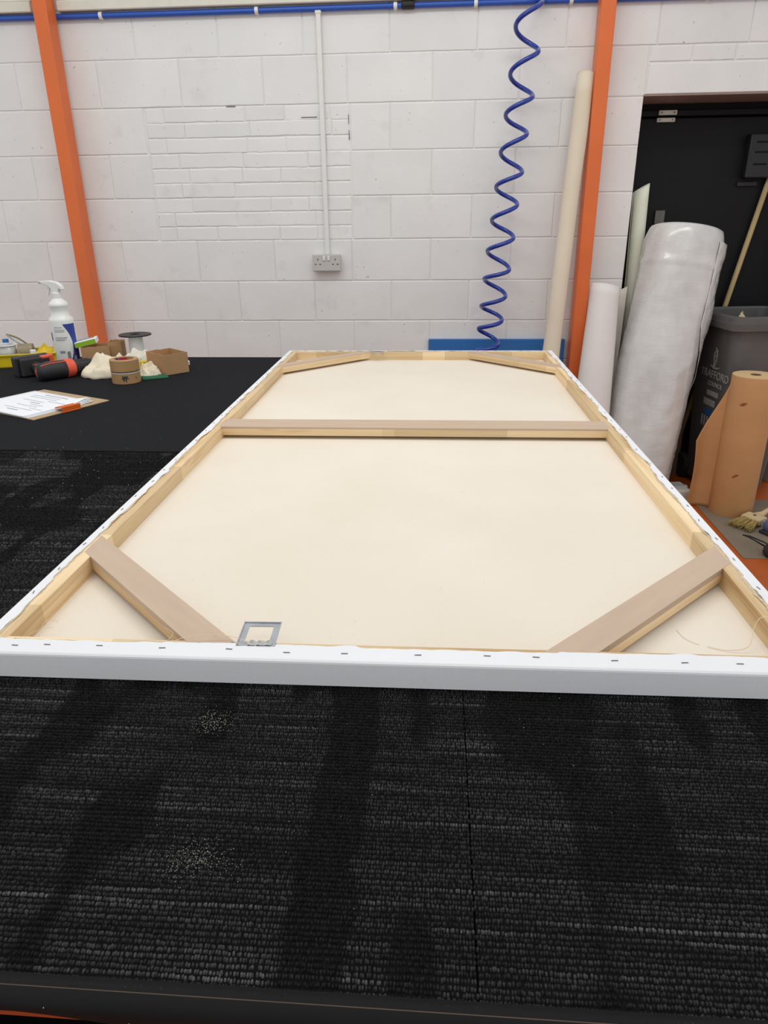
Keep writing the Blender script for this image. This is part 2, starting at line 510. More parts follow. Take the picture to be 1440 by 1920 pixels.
# steel lintel soffit and the black door in its recess
o = obj('trim_1', B(DX0 - .0, DX1, W - .002, W + .30, HEAD - .006, HEAD + .002), 'lintel'); tag(o, 'brown steel lintel over the black doorway', kind='structure')
dr = thing('door_1', 'black painted double door set back in the wall opening', None, (DX0, W + .24, 0), kind='structure')
obj('door_panel', B(.05, .99, .035, .075, .01, 2.045, .003), 'black_door', dr)
bm = bmesh.new(); box(bm, 0, .045, .0, .10, 0, 2.116, .003); box(bm, .99, 1.03, .0, .10, 0, 2.116, .003); box(bm, .045, .99, .05, .10, 2.085, 2.1165, .0005)
obj('door_frame', bm, 'black_void', dr)
obj('door_gap_blocker', B(.0, 1.03, .101, .115, .0, 2.1165), 'black_void', dr)  # added black panel, stops the bright world showing through the door gaps
obj('head_rail', B(.045, .99, .025, .075, 2.053, 2.083, .003), 'black_door', dr)
for z0, z1, xo in ((2.058, 2.082, .156), (2.024, 2.045, .150)):
    hp = obj('bolt_plate', B(xo, xo + .098, .012, .034, z0, z1, .002), 'hinge', dr)
    bm = bmesh.new()
    for sx in (.015, .083): tube(bm, [(xo + sx, .009, (z0 + z1) / 2), (xo + sx, .013, (z0 + z1) / 2)], .004, 8)
    obj('screw', bm, 'dark_metal', hp)
lb = obj('lock_box', B(.655, .79, -.03, .035, 1.735, 1.955, .006, 2), 'black_plastic', dr)
for zz in (1.80, 1.86, 1.91): obj('slot', B(.690, .76, -.033, -.029, zz, zz + .008), 'black_void', lb)
obj('latch_plate', B(.64, .75, .02, .035, 1.695, 1.718, .002), 'black_plastic', dr)
obj('pull_plate', B(.205, .262, .018, .036, 1.50, 1.575, .003), 'dark_metal', dr)

# cladding rail above the wall
for i, (a, b) in enumerate(((-4.2, -2.125), (-1.985, .775), (.86, 3.6))):
    bm = bmesh.new(); box(bm, a, b, W - .045, W + .004, 2.558, 2.604, .004); box(bm, a, b, W - .032, W + .004, 2.606, 2.95, .004)
    o = obj('trim_%d' % (i + 2), bm, 'cream_metal')
    tag(o, ['cream metal rail along the wall top left of the posts', 'cream metal rail along the wall top between the orange posts', 'cream metal rail along the wall top above the door'][i], kind='structure')

# ================================================================== WALL FITTINGS
def post(x0, x1, label):
    t = thing('steel_post', label, 'post', ((x0 + x1) / 2, W - .085, 0), group='orange steel posts on the wall')
    w = (x1 - x0) / 2
    obj('column', B(-w, w, -.047, .052, .012, 2.95, .006, 3), 'orange', t, smooth=False)
    obj('base_plate', B(-w - .03, w + .03, -.075, .053, 0, .012, .002), 'orange', t)
    return t
post(-2.072, -1.998, 'orange steel post behind the spray bottle')
post(.768, .841, 'orange steel post beside the black doorway')

def at(z, x): return (x, W - .018, z)
t = thing('air_pipe', 'blue air pipe running along the top of the wall', 'pipe', (-.8, W - .018, 2.538))
for nm, a, b in (('pipe_run', -3.4, .487 + .8), ('pipe_run', 1.293, 4.0)):
    pts = [(a + (b - a) * i / 60, 0, .004 * n1((a + (b - a) * i / 60) * .8, 3.1)) for i in range(61)]
    bm = tube(bmesh.new(), pts, .0135, 12); obj('pipe_run', bm, 'blue_pipe', t, smooth=True)
for x in (-1.765, -.944, -.233, .17, .64, -2.9, 1.3):
    bm = bmesh.new(); lathe(bm, [(.0138, -.009), (.018, -.009), (.018, .009), (.0138, .009)], 16, 'X', closed=True)
    box(bm, -.009, .009, .012, .019, -.02, .02)
    c = obj('pipe_clip', bm, 'white_plastic', t, (x + .8, 0, 0))
bm = tube(bmesh.new(), [(-.034, 0, 0), (-.024, 0, 0), (.024, 0, 0), (.034, 0, 0)], [.017, .02, .02, .017], 14); obj('coupling', bm, 'black_plastic', t, (.63, 0, .003), smooth=False)
bm = tube(bmesh.new(), [(0, 0, 0), (0, -.03, -.005), (0, -.06, -.012)], [.017, .016, .013], 12); obj('tee', bm, 'blue_pipe', t, (1.29, 0, 0))

# coiled hose: half-turn extremes (x, z), alternating right and left
ext = [(0.483, 2.505), (0.362, 2.411), (0.48, 2.304), (0.347, 2.21), (0.465, 2.11), (0.334, 2.03), (0.447, 1.944), (0.318, 1.861), (0.434, 1.766), (0.302, 1.697), (0.418, 1.611), (0.287, 1.536), (0.408, 1.447), (0.271, 1.381), (0.395, 1.283), (0.26, 1.237), (0.382, 1.143), (0.249, 1.091), (0.369, 1.012), (0.239, 0.968), (0.354, 0.879), (0.228, 0.842), (.342, .765), (.22, .735), (.335, .67), (.28, .62)]
t = thing('coiled_air_hose', 'dark blue coiled air hose hanging in front of the wall', 'hose', (.3, W - .15, .6))
pts = [(.493, .09, 2.53), (.49, .05, 2.515)]
HY = 0.0
for i in range(len(ext) - 1):
    (xa, za), (xb, zb) = ext[i], ext[i + 1]
    R = abs(xa - xb) / 2
    for k in range(14):
        s = k / 14
        c = math.cos(PI * s)
        x = (xa + xb) / 2 + (xa - xb) / 2 * c
        z = za + (zb - za) * s
        y = HY + (-1 if i % 2 == 0 else 1) * R * math.sin(PI * s)      # right to left passes in front
        pts.append((x, y, z))
bm = tube(bmesh.new(), [(p[0] - .3, p[1], p[2] - .6) for p in pts], .0115, 10)
obj('hose_coil', bm, 'blue_hose', t, smooth=True)
bm = tube(bmesh.new(), [(-.02, 0, .02), (-.035, 0, -.03), (-.04, 0, -.075)], [.011, .013, .009], 10); obj('connector', bm, 'steel', t, smooth=True)

# conduit and double socket
t = thing('cable_conduit', 'thin white cable conduit running down to the socket', 'conduit', (-.628, W - .014, 1.364))
obj('channel', B(-.0125, .0125, -.012, .012, 0, 1.16, .004, 2), 'white_plastic', t)
obj('top_cap', B(-.016, .016, -.014, .012, 1.15, 1.175, .003), 'white_plastic', t)
t = thing('wall_socket', 'white double wall socket at the foot of the conduit', 'socket', (-.632, W, 1.275))
obj('back_box', B(-.078, .078, -.036, -.002, 0, .088, .006, 2), 'grey_plastic_light', t)
fp = obj('face_plate', B(-.08, .08, -.047, -.036, -.002, .09, .005, 2), 'grey_plastic_light', t)
for sx in (-1, 1):
    s = obj('switch', B(sx * .013 - .0065, sx * .013 + .0065, -.054, -.046, .055, .08, .002), 'white_plastic', t)
    for k, (dx, dz, w, h) in enumerate(((0, .062, .005, .010), (-.013, .036, .009, .0055), (.013, .036, .009, .0055))):
        obj('pin_hole', B(sx * .05 + dx - w / 2, sx * .05 + dx + w / 2, -.0485, -.0465, dz - h / 2, dz + h / 2), 'dark_metal', t)

# blue panel behind the bench
o = obj('blue_panel', B(-.40, .395, -.022, 0, 0, .886, .003), 'blue_board', loc=(.356, W - .004, 0)); tag(o, 'flat blue panel standing against the wall behind the stretched canvas', 'panel')

# ================================================================== THE BENCH
K = .75
TZ = 0.96838
XL, XR, YN, YF = -2.45, .495, .363, 3.2025
SX, SY = .0435, 1.79
bench = thing('work_bench', 'large workbench topped with dark carpet tiles', 'workbench', (-.9, 1.8, 0))
bx, by = -.9, 1.8
def bl(x0, x1, y0, y1, z0, z1, bev=0.0): return B(x0 - bx, x1 - bx, y0 - by, y1 - by, z0, z1, bev)
obj('bench_top', bl(XL, XR, YN, YF, .932, .9605, .002), 'carpet_base', bench)
for x0, x1, y0, y1 in ((XL, XR, YN + .012, YN + .05), (XL, XR, YF - .06, YF - .02), (XL + .01, XL + .05, YN + .05, YF - .06), (XR - .06, XR - .02, YN + .05, YF - .06)):
    obj('beam', bl(x0, x1, y0, y1, .905, .931, .003), 'orange_shaded', bench)
for x in (XL + .06, -1.0, XR - .12):
    for y in (YN + .10, 1.8, YF - .12):
        obj('leg', bl(x, x + .05, y, y + .05, 0, .93, .003), 'orange_shaded', bench)
obj('lower_shelf', bl(XL + .02, XR - .03, YN + .03, YF - .05, .42, .44), 'carpet_base', bench)
g = .0008
for nm, x0, x1, y0, y1, mt in (('carpet_tile', XL, SX - g, YN, SY - g, 'carpet_base'), ('carpet_tile', SX + g, XR, YN, SY - g, 'carpet_base'), ('carpet_tile', XL, XR, SY + g, YF, 'carpet_plain')):
    o = obj(nm, bl(x0, x1, y0, y1, .9605, TZ if mt == 'carpet_plain' else TZ - .0022, .0006), mt, bench)

# loops of the striped carpet (real pile, one yarn colour each)
def vnoise(a, b, seed):
    """hash of integer cells -> 0..1"""
    h = np.sin(a * 127.1 + b * 311.7 + seed * 74.7) * 43758.5453
    return h - np.floor(h)
def lerpnoise(x, row, cell, seed):
    i = np.floor(x / cell); f = x / cell - i; f = f * f * (3 - 2 * f)
    return vnoise(i, row, seed) * (1 - f) + vnoise(i + 1, row, seed) * f
def pile(x0, x1, y0, y1, dx, dy, seed):
    nx = int((x1 - x0) / dx); ny = int((y1 - y0) / dy)
    gx, gy = np.meshgrid(np.arange(nx), np.arange(ny), indexing='xy')
    gx = gx.ravel().astype(float); gy = gy.ravel().astype(float)
    rg = np.random.default_rng(seed)
    n = gx.size
    px = x0 + (gx + .5) * dx + rg.normal(0, dx * .22, n)
    py = y0 + (gy + .5) * dy + rg.normal(0, dy * .05, n) + .0006 * np.sin(gx * .09 + gy * 1.3)
    lx = dx * rg.uniform(.44, .58, n); ly = dy * rg.uniform(.33, .46, n); hz = rg.uniform(.0018, .0038, n)
    # yarn colour: rows of lighter yarn, long dark streaks running away from the viewer
    row = np.floor((py + 10) / .0056)
    rowv = lerpnoise(px + 50, row, .11, 1.0) * .6 + vnoise(row, row * 0, 2.0) * .4
    def n2(x, y, cx, cy, sd):
        j = np.floor(y / cy); f = y / cy - j; f = f * f * (3 - 2 * f)
        return lerpnoise(x, j, cx, sd) * (1 - f) + lerpnoise(x, j + 1, cx, sd) * f
    qx = px + 20 + .012 * (n2(px + 40, py + 40, .03, .05, 8.0) - .5)
    qx = np.where(vnoise(np.floor((py + 10) / .0168), row * 0, 4.0) > .5, qx + .003, qx)
    band = n2(qx, py + 20, .042, .15, 3.0) * .6 + n2(qx, py + 30, .11, .22, 5.0) * .4
    m = np.clip((band - .41) / .08, 0, 1)
    m = m * m * (3 - 2 * m)
    lum = .0070 + (.002 + .0210 * m) * (.20 + 1.8 * rowv ** 2.0) + .020 * np.clip(rowv - .66, 0, 1) * 4 * (.35 + .65 * m)
    lum *= 1.25 * rg.uniform(.55, 1.45, n)
    a = np.arange(5) * 2 * PI / 5
    ring = np.stack([np.cos(a), np.sin(a)], 1)
    V = np.zeros((n, 11, 3))
    for k in range(5):
        V[:, k, 0] = px + ring[k, 0] * lx; V[:, k, 1] = py + ring[k, 1] * ly; V[:, k, 2] = 0
        V[:, 5 + k, 0] = px + ring[k, 0] * lx * .78; V[:, 5 + k, 1] = py + ring[k, 1] * ly * .78; V[:, 5 + k, 2] = hz * .7
    V[:, 10, 0] = px; V[:, 10, 1] = py; V[:, 10, 2] = hz
    F = []
    for k in range(5):
        q = (k + 1) % 5
        F += [(k, q, 5 + q), (k, 5 + q, 5 + k), (5 + k, 5 + q, 10)]
    F = np.array(F)
    idx = (F[None] + (np.arange(n) * 11)[:, None, None]).reshape(-1, 3)
    C = np.repeat(np.stack([lum, lum * 1.0, lum * 1.04, np.ones(n)], 1), 11, 0)
    return V.reshape(-1, 3), idx, C
def pile_obj(name, regions):
    Vs, Is, Cs = [], [], []; base = 0
    for k, r in enumerate(regions):
        v_, i_, c_ = pile(*r, seed=11 + k)
        Vs.append(v_); Is.append(i_ + base); Cs.append(c_); base += len(v_)
    v_ = np.concatenate(Vs); i_ = np.concatenate(Is); c_ = np.concatenate(Cs)
    v_[:, 0] -= bx; v_[:, 1] -= by; v_[:, 2] += TZ - .0024
    me = bpy.data.meshes.new(name)
    me.vertices.add(len(v_)); me.vertices.foreach_set('co', v_.ravel())
    me.loops.add(i_.size); me.loops.foreach_set('vertex_index', i_.ravel().astype(np.int32))
    me.polygons.add(len(i_)); me.polygons.foreach_set('loop_start', np.arange(0, i_.size, 3, dtype=np.int32)); me.polygons.foreach_set('loop_total', np.full(len(i_), 3, dtype=np.int32))
    me.update(calc_edges=True)
    ca = me.color_attributes.new('yarn', 'FLOAT_COLOR', 'POINT'); ca.data.foreach_set('color', c_.ravel().astype(np.float32))
    o = mobj(name, me, 'pile', bench, smooth=True)
    tag(o, 'black and charcoal striped loop pile', kind='stuff')
    return o
pile_obj('carpet_pile', [(-.80, SX - .0004, YN + .002, .80, .0028, .0056), (SX + .0004, XR - .002, YN + .002, .80, .0028, .0056), (-1.42, -.60, .80, SY - .002, .0048, .0056)])

# black vinyl edging that sags lower towards the right
def flap(u, v):
    x = XL + (XR - XL) * u
    if x < -.38: d = .009
    else: d = .009 + .060 * min(1, max(0, (x + .38) / .34)) ** 1.2
    d += .002 * n1(x * 9)
    if v < .25: return (x - bx, YN + .010 - .020 * (v / .25) - by, TZ - .0005 - .0028 * (v / .25) ** 2)
    s = (v - .25) / .75
    return (x - bx, YN - .010 - .003 * math.sin(PI * s) - by + .004 * s * s, TZ - .0033 - d * s)
obj('edge_flap', surf(bmesh.new(), flap, 160, 10, .0015), 'vinyl', bench, smooth=True)
# pale stitching line of the carpet edge
obj('edge_binding', bl(XL, XR, YN - .0005, YN + .0012, TZ - .002, TZ + .0003), 'binding', bench)

# sawdust on the carpet
def dust(cx, cy, sx, sy, n, label, seed, lo=.0003, hi=.0008):
    rg = random.Random(seed); b = bmesh.new()
    for k in range(n):
        x, y = rg.gauss(0, sx), rg.gauss(0, sy); s = rg.uniform(lo, hi); z = rg.uniform(.0004, .0016)
        a = rg.uniform(0, PI)
        vs_ = [b.verts.new((x + s * math.cos(a + q), y + s * math.sin(a + q), z)) for q in (0, 2.1, 4.2)] + [b.verts.new((x, y, z + s))]
        for f in ((0, 1, 3), (1, 2, 3), (2, 0, 3), (0, 2, 1)): b.faces.new([vs_[q] for q in f])
    o = obj('sawdust', b, 'dust', loc=(cx, cy, TZ)); tag(o, label, 'sawdust', kind='stuff')
dust(-.271, .695, .013, .011, 240, 'pale sawdust spot on the carpet close to the canvas edge', 1)
dust(-.228, .494, .019, .012, 300, 'pale sawdust spot on the carpet nearer the bench edge', 2)
dust(-.1, .58, .26, .11, 70, 'loose sawdust specks scattered over the carpet in front', 3)
dust(-.95, 1.55, .16, .2, 60, 'loose sawdust specks scattered on the carpet left of the canvas', 4, .0008, .0016)

# ================================================================== THE STRETCHED CANVAS
ANG = .0072
cxl, cxr, cyn, cyf = -.8435 * K, .706 * K, 1.0381 * K, 4.2026 * K
T = .0505 * K
BW = .054 * K
ox, oy = (cxl + cxr) / 2, (cyn + cyf) / 2
ca_, sa_ = math.cos(ANG), math.sin(ANG)
cv = thing('stretched_canvas', 'large blank canvas lying face down showing its pine stretcher frame', 'canvas', (ca_ * ox - sa_ * oy, sa_ * ox + ca_ * oy, TZ + .0012), ANG)
LX, LY = cxr - cxl, cyf - cyn
hx, hy = LX / 2, LY / 2
obj('canvas_sheet', B(-hx + .004, hx - .004, -hy + .004, hy - .004, 0, .0035), 'canvas_raw', cv)
sides = [('front', LX, (-hx, -hy), 0.0), ('right', LY, (hx, -hy), PI / 2), ('far', LX, (hx, hy), PI), ('left', LY, (-hx, hy), -PI / 2)]
stap = {'front': [], 'left': [], 'right': [], 'far': []}
fx = [-0.76, -0.701, -0.602, -0.483, -0.359, -0.252, -0.147, -0.015, 0.108, 0.194, 0.33, 0.45, 0.544, .64]
stap['front'] = [((x * K - cxl), rnd.uniform(.016, .021)) for x in fx]
for nm, L in (('right', LY), ('left', LY), ('far', LX)):
    u = .05
    while u < L - .04:
        stap[nm].append((u, rnd.uniform(.008, .013))); u += rnd.uniform(.07, .11)
st_me = None
for si, (nm, L, (sx0, sy0), rz) in enumerate(sides):
    # mitred pine bar, with a lifted bead on the outer edge hidden under the cloth
    b = bmesh.new()
    prism(b, [(.001, .001), (L - .001, .001), (L - BW, BW), (BW, BW)], .0036, T)
    bar = obj('stretcher_bar', b, 'pine', cv, (sx0, sy0, 0), (0, 0, rz))
    # cloth wrapped round the outside and stapled on top, with a ragged edge
    wb = {'front': .033, 'left': .0175, 'right': .0175, 'far': .017}[nm]
    amp = {'front': .0022, 'left': .0045, 'right': .005, 'far': .006}[nm]
    def edge(x, wb=wb, amp=amp, si=si):
        return wb + amp * (n1(x * 9, si * 7.3) + .7 * n1(x * 31, si * 3.1) + .35 * n1(x * 90, si)) + (.002 if int(x * 3.7 + si) % 2 else -.001)
    N = int(L / .006)
    bev = .0035
    def wrapf(u, v, L=L, edge=edge, si=si):
        x = L * u; w = edge(x)
        prof = [(-.0012, 0), (-.0012, T * .5), (-.0012, T - bev), (-.0004, T - bev * .3), (bev * .7, T + .0010), (w * .5, T + .0012), (w * .85, T + .0013), (w, T + .0014)]
        k = v * (len(prof) - 1); i = min(int(k), len(prof) - 2); f = k - i
        y = prof[i][0] * (1 - f) + prof[i + 1][0] * f; z = prof[i][1] * (1 - f) + prof[i + 1][1] * f
        if i >= 5: z += max(0, n1(x * 22, si * 5.0)) * .0042 * (k - 5) / 2
        ins = max(0, y) * 1.0
        return (min(max(x, ins), L - ins), y, z)
    sharp(obj('canvas_margin', surf(bmesh.new(), wrapf, N, 7, .0008), 'canvas_white', cv, (sx0, sy0, 0), (0, 0, rz)), 18)
    # unprimed frayed edge showing beyond the margin
    if nm != 'front':
        def fray(u, v, L=L, edge=edge, si=si):
            x = .03 + (L - .06) * u; w = edge(x)
            ex = .0015 + .006 * max(0, n1(x * 7, si * 2.2) + .25) + .0025 * max(0, n1(x * 60, si))
            return (x, w - .004 + (ex + .004) * v, T + .0005 + .0035 * max(0, n1(x * 16, 4.4 + si)) * v)
        obj('frayed_edge', surf(bmesh.new(), fray, N, 3, .0005), 'raw_edge', cv, (sx0, sy0, 0), (0, 0, rz), smooth=True)
    else:
        def fray2(u, v, L=L, edge=edge):
            x = .05 + .33 * u; w = edge(x)
            return (x, w - .004 + (.006 + .005 * max(0, n1(x * 14))) * v, T + .0006 + .002 * max(0, n1(x * 25)) * v)
        obj('frayed_edge', surf(bmesh.new(), fray2, 70, 3, .0005), 'raw_edge', cv, (sx0, sy0, 0), (0, 0, rz), smooth=True)
    for (u, w) in stap[nm]:
        if st_me is None:
            b = bmesh.new(); box(b, -.0045, .0045, -.0005, .0005, 0, .0007)
            st_me = bpy.data.meshes.new('staple'); b.to_mesh(st_me); b.free(); st_me.materials.append(M['staple'])
        a = rnd.uniform(-.08, .08) if nm == 'front' else rnd.uniform(-.25, .25)
        c, s = math.cos(rz), math.sin(rz)
        mobj('staple', st_me, 'staple', cv, (sx0 + c * u - s * w, sy0 + s * u + c * w, T + .0016), (0, 0, rz + a))

# cross bar and corner braces: fibreboard cap on a pine batten, lifted clear of the cloth
CB0, CB1 = 2.545 * K - oy, 2.655 * K - oy
cb = obj('cross_bar', B(-hx + BW * .6, hx - BW * .6, CB0, CB1, .0125, T - .0050, .0008), 'pine', cv)
obj('cross_bar_cap', B(-hx + BW * .75, hx - BW * .75, CB0, CB1, T - .0049, T + .0006, .001), 'kraft_cap', cv)
def brace(cxn, cyn_, sgnx, sgny):
    """corner brace at a 45 degree angle; corner at (cxn,cyn_), inside lies towards sgn"""
    d0, d1 = .345, .40                     # distances of its two long edges from the corner, along the bars
    d0, d1 = .3365, .406
    w = (d1 - d0) / math.sqrt(2)
    mid = (d0 + d1) / 2
    p1 = Vector((cxn + sgnx * BW * .55, cyn_ + sgny * (mid - BW * .55), 0)); p2 = Vector((cxn + sgnx * (mid - BW * .55), cyn_ + sgny * BW * .55, 0))
    c = (p1 + p2) / 2; dv = p2 - p1; L = dv.length; a = math.atan2(dv.y, dv.x)
    n = Vector((-math.sin(a), math.cos(a), 0)); inward = Vector((sgnx, sgny, 0))
    s = 1 if n.dot(inward) > 0 else -1      # local +y*s looks into the frame
    def pr(z0, z1, ya, yb):
        b = bmesh.new()
        e = L / 2
        # ends cut parallel to the bars
        def P_(y): k = (y * s); return (-e + (k + w / 2) * -1.0 * 0 - k * -1.0 * 0, y)
        yl, yh = min(ya * s, yb * s), max(ya * s, yb * s)
        ext_ = lambda y: e + (y * s)        # further into the frame the brace is longer
        prism(b, [(-ext_(yl), yl), (ext_(yl), yl), (ext_(yh), yh), (-ext_(yh), yh)], z0, z1)
        return b
    obj('corner_brace', pr(.0125, T - .0098 if sgny > 0 else T - .002, -w / 2, w / 2), 'pine', cv, (c.x, c.y, 0), (0, 0, a))
    obj('brace_cap', pr(T - .0097 if sgny > 0 else T - .002, T + .0006, -w / 2, w / 2), 'kraft_cap', cv, (c.x, c.y, 0), (0, 0, a))
brace(-hx, -hy, 1, 1); brace(hx, -hy, -1, 1); brace(-hx, hy, 1, -1); brace(hx, hy, -1, -1)

# hanging plates: flat steel frames fixed under the folded margin
def plate(x, y, w, h, name='hanging_plate'):
    b = bmesh.new(); t_ = .0095
    outer = [(-w / 2, 0), (w / 2, 0), (w / 2, h), (-w / 2, h)]
    for x0, x1, y0, y1 in ((-w / 2, w / 2, h - t_, h), (-w / 2, w / 2, 0, t_), (-w / 2, -w / 2 + t_, t_, h - t_), (w / 2 - t_, w / 2, t_, h - t_)):
        box(b, x0, x1, y0, y1, 0, .0012)
    box(b, -w / 2, w / 2, h - .0016, h, .0012, .0026); box(b, -w / 2, -w / 2 + .0014, 0, h, .0012, .0026); box(b, w / 2 - .0014, w / 2, 0, h, .0012, .0026)
    return b
hp = obj('hanging_plate', plate(0, 0, .054, .056), 'steel', cv, (-.3135 * K - ox, 1.078 * K - oy, T + .0008), (.05, 0, .02)); hp['label'] = 'shiny steel hanging plate'
def crump(u, v):
    x = -.012 + .034 * u
    return (x, .000 + .008 * v, .0015 + .004 * abs(math.sin(u * 9 + v * 3)) * (.4 + .6 * v) + .0015 * n1(u * 8, v * 6))
obj('crumpled_film', surf(bmesh.new(), crump, 24, 8, .0004), 'clear', hp, smooth=False)
obj('hanging_plate', plate(0, 0, .05, .045), 'steel', cv, (-.31 * K - ox, hy - .022, T + .0016), (0.0, 0, PI))

# loose threads of cotton
def thread(pts, r=.00035):
    P_ = [Vector(p) for p in pts]; q = []
    for i in range(len(P_) - 1):
        p0, p1, p2, p3 = P_[max(i - 1, 0)], P_[i], P_[i + 1], P_[min(i + 2, len(P_) - 1)]
        for k in range(6):
            s = k / 6
            q.append(0.5 * ((2 * p1) + (-p0 + p2) * s + (2 * p0 - 5 * p1 + 4 * p2 - p3) * s * s + (-p0 + 3 * p1 - 3 * p2 + p3) * s ** 3))
    q.append(P_[-1])
    obj('loose_thread', tube(bmesh.new(), q, r, 5), 'thread', cv, smooth=True)
f0 = -hy + BW
thread([(-.26 + .0, f0 - .004, T + .003), (-.235, f0 + .006, T + .008), (-.215, f0 - .002, T + .004), (-.205, f0 - .012, T + .003)])
thread([(-.30, f0 - .006, T + .003), (-.27, f0 + .002, T + .009), (-.225, f0 + .004, T + .007), (-.19, f0 - .006, T + .004)])
thread([(-.31, f0 - .004, T + .002), (-.305, f0 + .008, T + .006), (-.318, f0 + .014, T + .012)])
thread([(-hx + BW + .004, f0 + .01, .005), (-hx + BW + .018, f0 + .03, .012), (-hx + BW + .022, f0 + .055, .03), (-hx + BW + .032, f0 + .07, .02)])
thread([(-hx + BW + .01, f0 + .004, .02), (-hx + BW + .02, f0 + .024, .03), (-hx + BW + .034, f0 + .05, .022)])
thread([(-.45, -hy + .235, .005), (-.435, -hy + .232, .006), (-.42, -hy + .222, .012), (-.405, -hy + .224, .008)])
thread([(-.455, -hy + .225, .005), (-.43, -hy + .220, .008), (-.412, -hy + .216, .006)])
thread([(hx - .155, f0 + .115, .0045), (hx - .15, f0 + .09, .005), (hx - .135, f0 + .075, .0045)])
thread([(hx - .125, f0 + .07, .005), (hx - .10, f0 + .06, .006), (hx - .072, f0 + .062, .012), (hx - .058, f0 + .085, .03), (hx - .045, f0 + .094, T + .004), (hx - .02, f0 + .09, T + .003)], .0005)

# ================================================================== THINGS ON THE BENCH
def Z(x, y): return (x, y, TZ)

# spray bottle
t = thing('spray_bottle', 'white trigger spray bottle with a blue and white label', 'spray bottle', (-1.635, 3.05, TZ), .0)
R = .051
prof = [(.0, 0), (R - .006, 0), (R - .001, .004), (R, .012), (R, .185), (R - .002, .197), (R - .013, .205), (.036, .222), (.035, .232), (.040, .247), (.041, .252), (.036, .262), (.023, .274), (.019, .279), (0, .279)]
obj('bottle_body', lathe(bmesh.new(), prof, 36), 'white_plastic', t, smooth=True)
obj('red_base', lathe(bmesh.new(), [(R + .0006, .002), (R + .0008, .012)], 36), 'label_red', t)
obj('neck', lathe(bmesh.new(), [(.0195, .276), (.0195, .300), (.017, .304), (0, .304)], 24), 'white_plastic', t)
hd = bmesh.new()
poly = [(-.058, .340), (-.056, .350), (-.02, .352), (.012, .345), (.030, .330), (.036, .315), (.028, .313), (.018, .318), (.014, .303), (-.013, .303), (-.016, .318), (-.03, .331), (-.044, .336)]
b = bmesh.new(); prism(b, poly, -.013, .013); bmesh.ops.rotate(b, verts=b.verts[:], cent=(0, 0, 0), matrix=Matrix.Rotation(PI / 2, 3, 'X'))
add(hd, b)
o = obj('spray_head', hd, 'white_plastic', t)
bv = o.modifiers.new('bevel', 'BEVEL'); bv.width = .003; bv.segments = 2
b = bmesh.new(); prism(b, [(-.030, .331), (-.036, .315), (-.040, .298), (-.036, .290), (-.030, .305), (-.022, .325)], -.006, .006); bmesh.ops.rotate(b, verts=b.verts[:], cent=(0, 0, 0), matrix=Matrix.Rotation(PI / 2, 3, 'X'))
obj('trigger', b, 'white_plastic', t)
obj('nozzle', tube(bmesh.new(), [(-.055, 0, .345), (-.068, 0, .345)], .007, 10), 'grey_plastic_light', t)
# printed label: patches that follow the bottle wall (angle, height)
def patch(name, pts_fn, mat, rad=R + .0007, nu=16, nv=8, parent=t):
    def f(u, v):
        a, z = pts_fn(u, v); return (rad * math.cos(a), rad * math.sin(a), z)
    return obj(name, surf(bmesh.new(), f, nu, nv), mat, parent, recalc=False)
FA = -PI / 2 - math.atan2(-1.635, 3.05) * -1   # towards the viewer
FA = math.atan2(-3.05, 1.635)
def swoosh(u, v):
    z = .020 + .155 * v
    inner = .10 + .50 * (1 - ((z - .08) / .10) ** 2) if abs(z - .08) < .10 else .10
    a0 = max(.02, .62 - .60 * ((z - .085) / .085) ** 2)
    return (FA + a0 + (1.15 - a0) * u, z)
patch('label_print', swoosh, 'label_blue', nv=20)
for k, z in enumerate((.160, .150, .143, .118, .112, .106)):
    w = (.50, .62, .60, .70, .66, .55)[k]
    patch('label_print', lambda u, v, z=z, w=w: (FA - .75 + w * u * 1.4, z + .0022 * v), 'label_grey', R + .0009, 10, 1)
for k in range(9): patch('label_print', lambda u, v, k=k: (FA + .02 + .26 * u, .022 + .0042 * k + .0022 * v), 'label_dark', R + .0010, 4, 1)
patch('label_print', lambda u, v: (FA - .55 + .42 * u, .052 + .010 * v), 'label_grey', R + .0009, 6, 1)
patch('label_print', lambda u, v: (FA + .52 + .16 * u, .045 + .008 * v), 'label_red', R + .0012, 4, 1)
patch('label_print', lambda u, v: (FA + .55 + .24 * u, .020 + .018 * v), 'label_grey', R + .0012, 4, 1)
patch('label_print', lambda u, v: (FA - 1.25 + .14 * u, .105 + .035 * v), 'label_blue', R + .0009, 4, 4)

# yellow tray and what lies in it
TA = math.radians(20)
t = thing('yellow_tray', 'shallow yellow plastic tray with clutter behind the drill', 'tray', (-1.865, 3.03, TZ), TA)
b = bmesh.new()
w, d, h, th = .20, .085, .052, .004
outer = B(-w, w, -d, d, 0, .004)
add(b, outer)
for x0, x1, y0, y1 in ((-w, w, -d, -d + th), (-w, w, d - th, d), (-w, -w + th, -d, d), (w - th, w, -d, d)): box(b, x0, x1, y0, y1, 0, h)
for x0, x1, y0, y1 in ((-w - .006, w + .006, -d - .006, -d + .003), (-w - .006, w + .006, d - .003, d + .006), (-w - .006, -w + .003, -d, d), (w - .003, w + .006, -d, d)): box(b, x0, x1, y0, y1, h - .004, h + .003, .001)
obj('tray_body', b, 'yellow', t)
def tl(x, y, z=.004):
    c, s = math.cos(TA), math.sin(TA)
    return (-1.865 + c * x - s * y, 3.03 + s * x + c * y, TZ + z)
p = thing('plastic_tub', 'cloudy plastic tub with pale rim in the yellow tray', 'tub', tl(-.03, .005), TA)
obj('tub_wall', lathe(bmesh.new(), [(0, 0), (.034, 0), (.038, .08), (.036, .08), (.032, .003), (0, .003)], 24), 'clear', p, smooth=True)
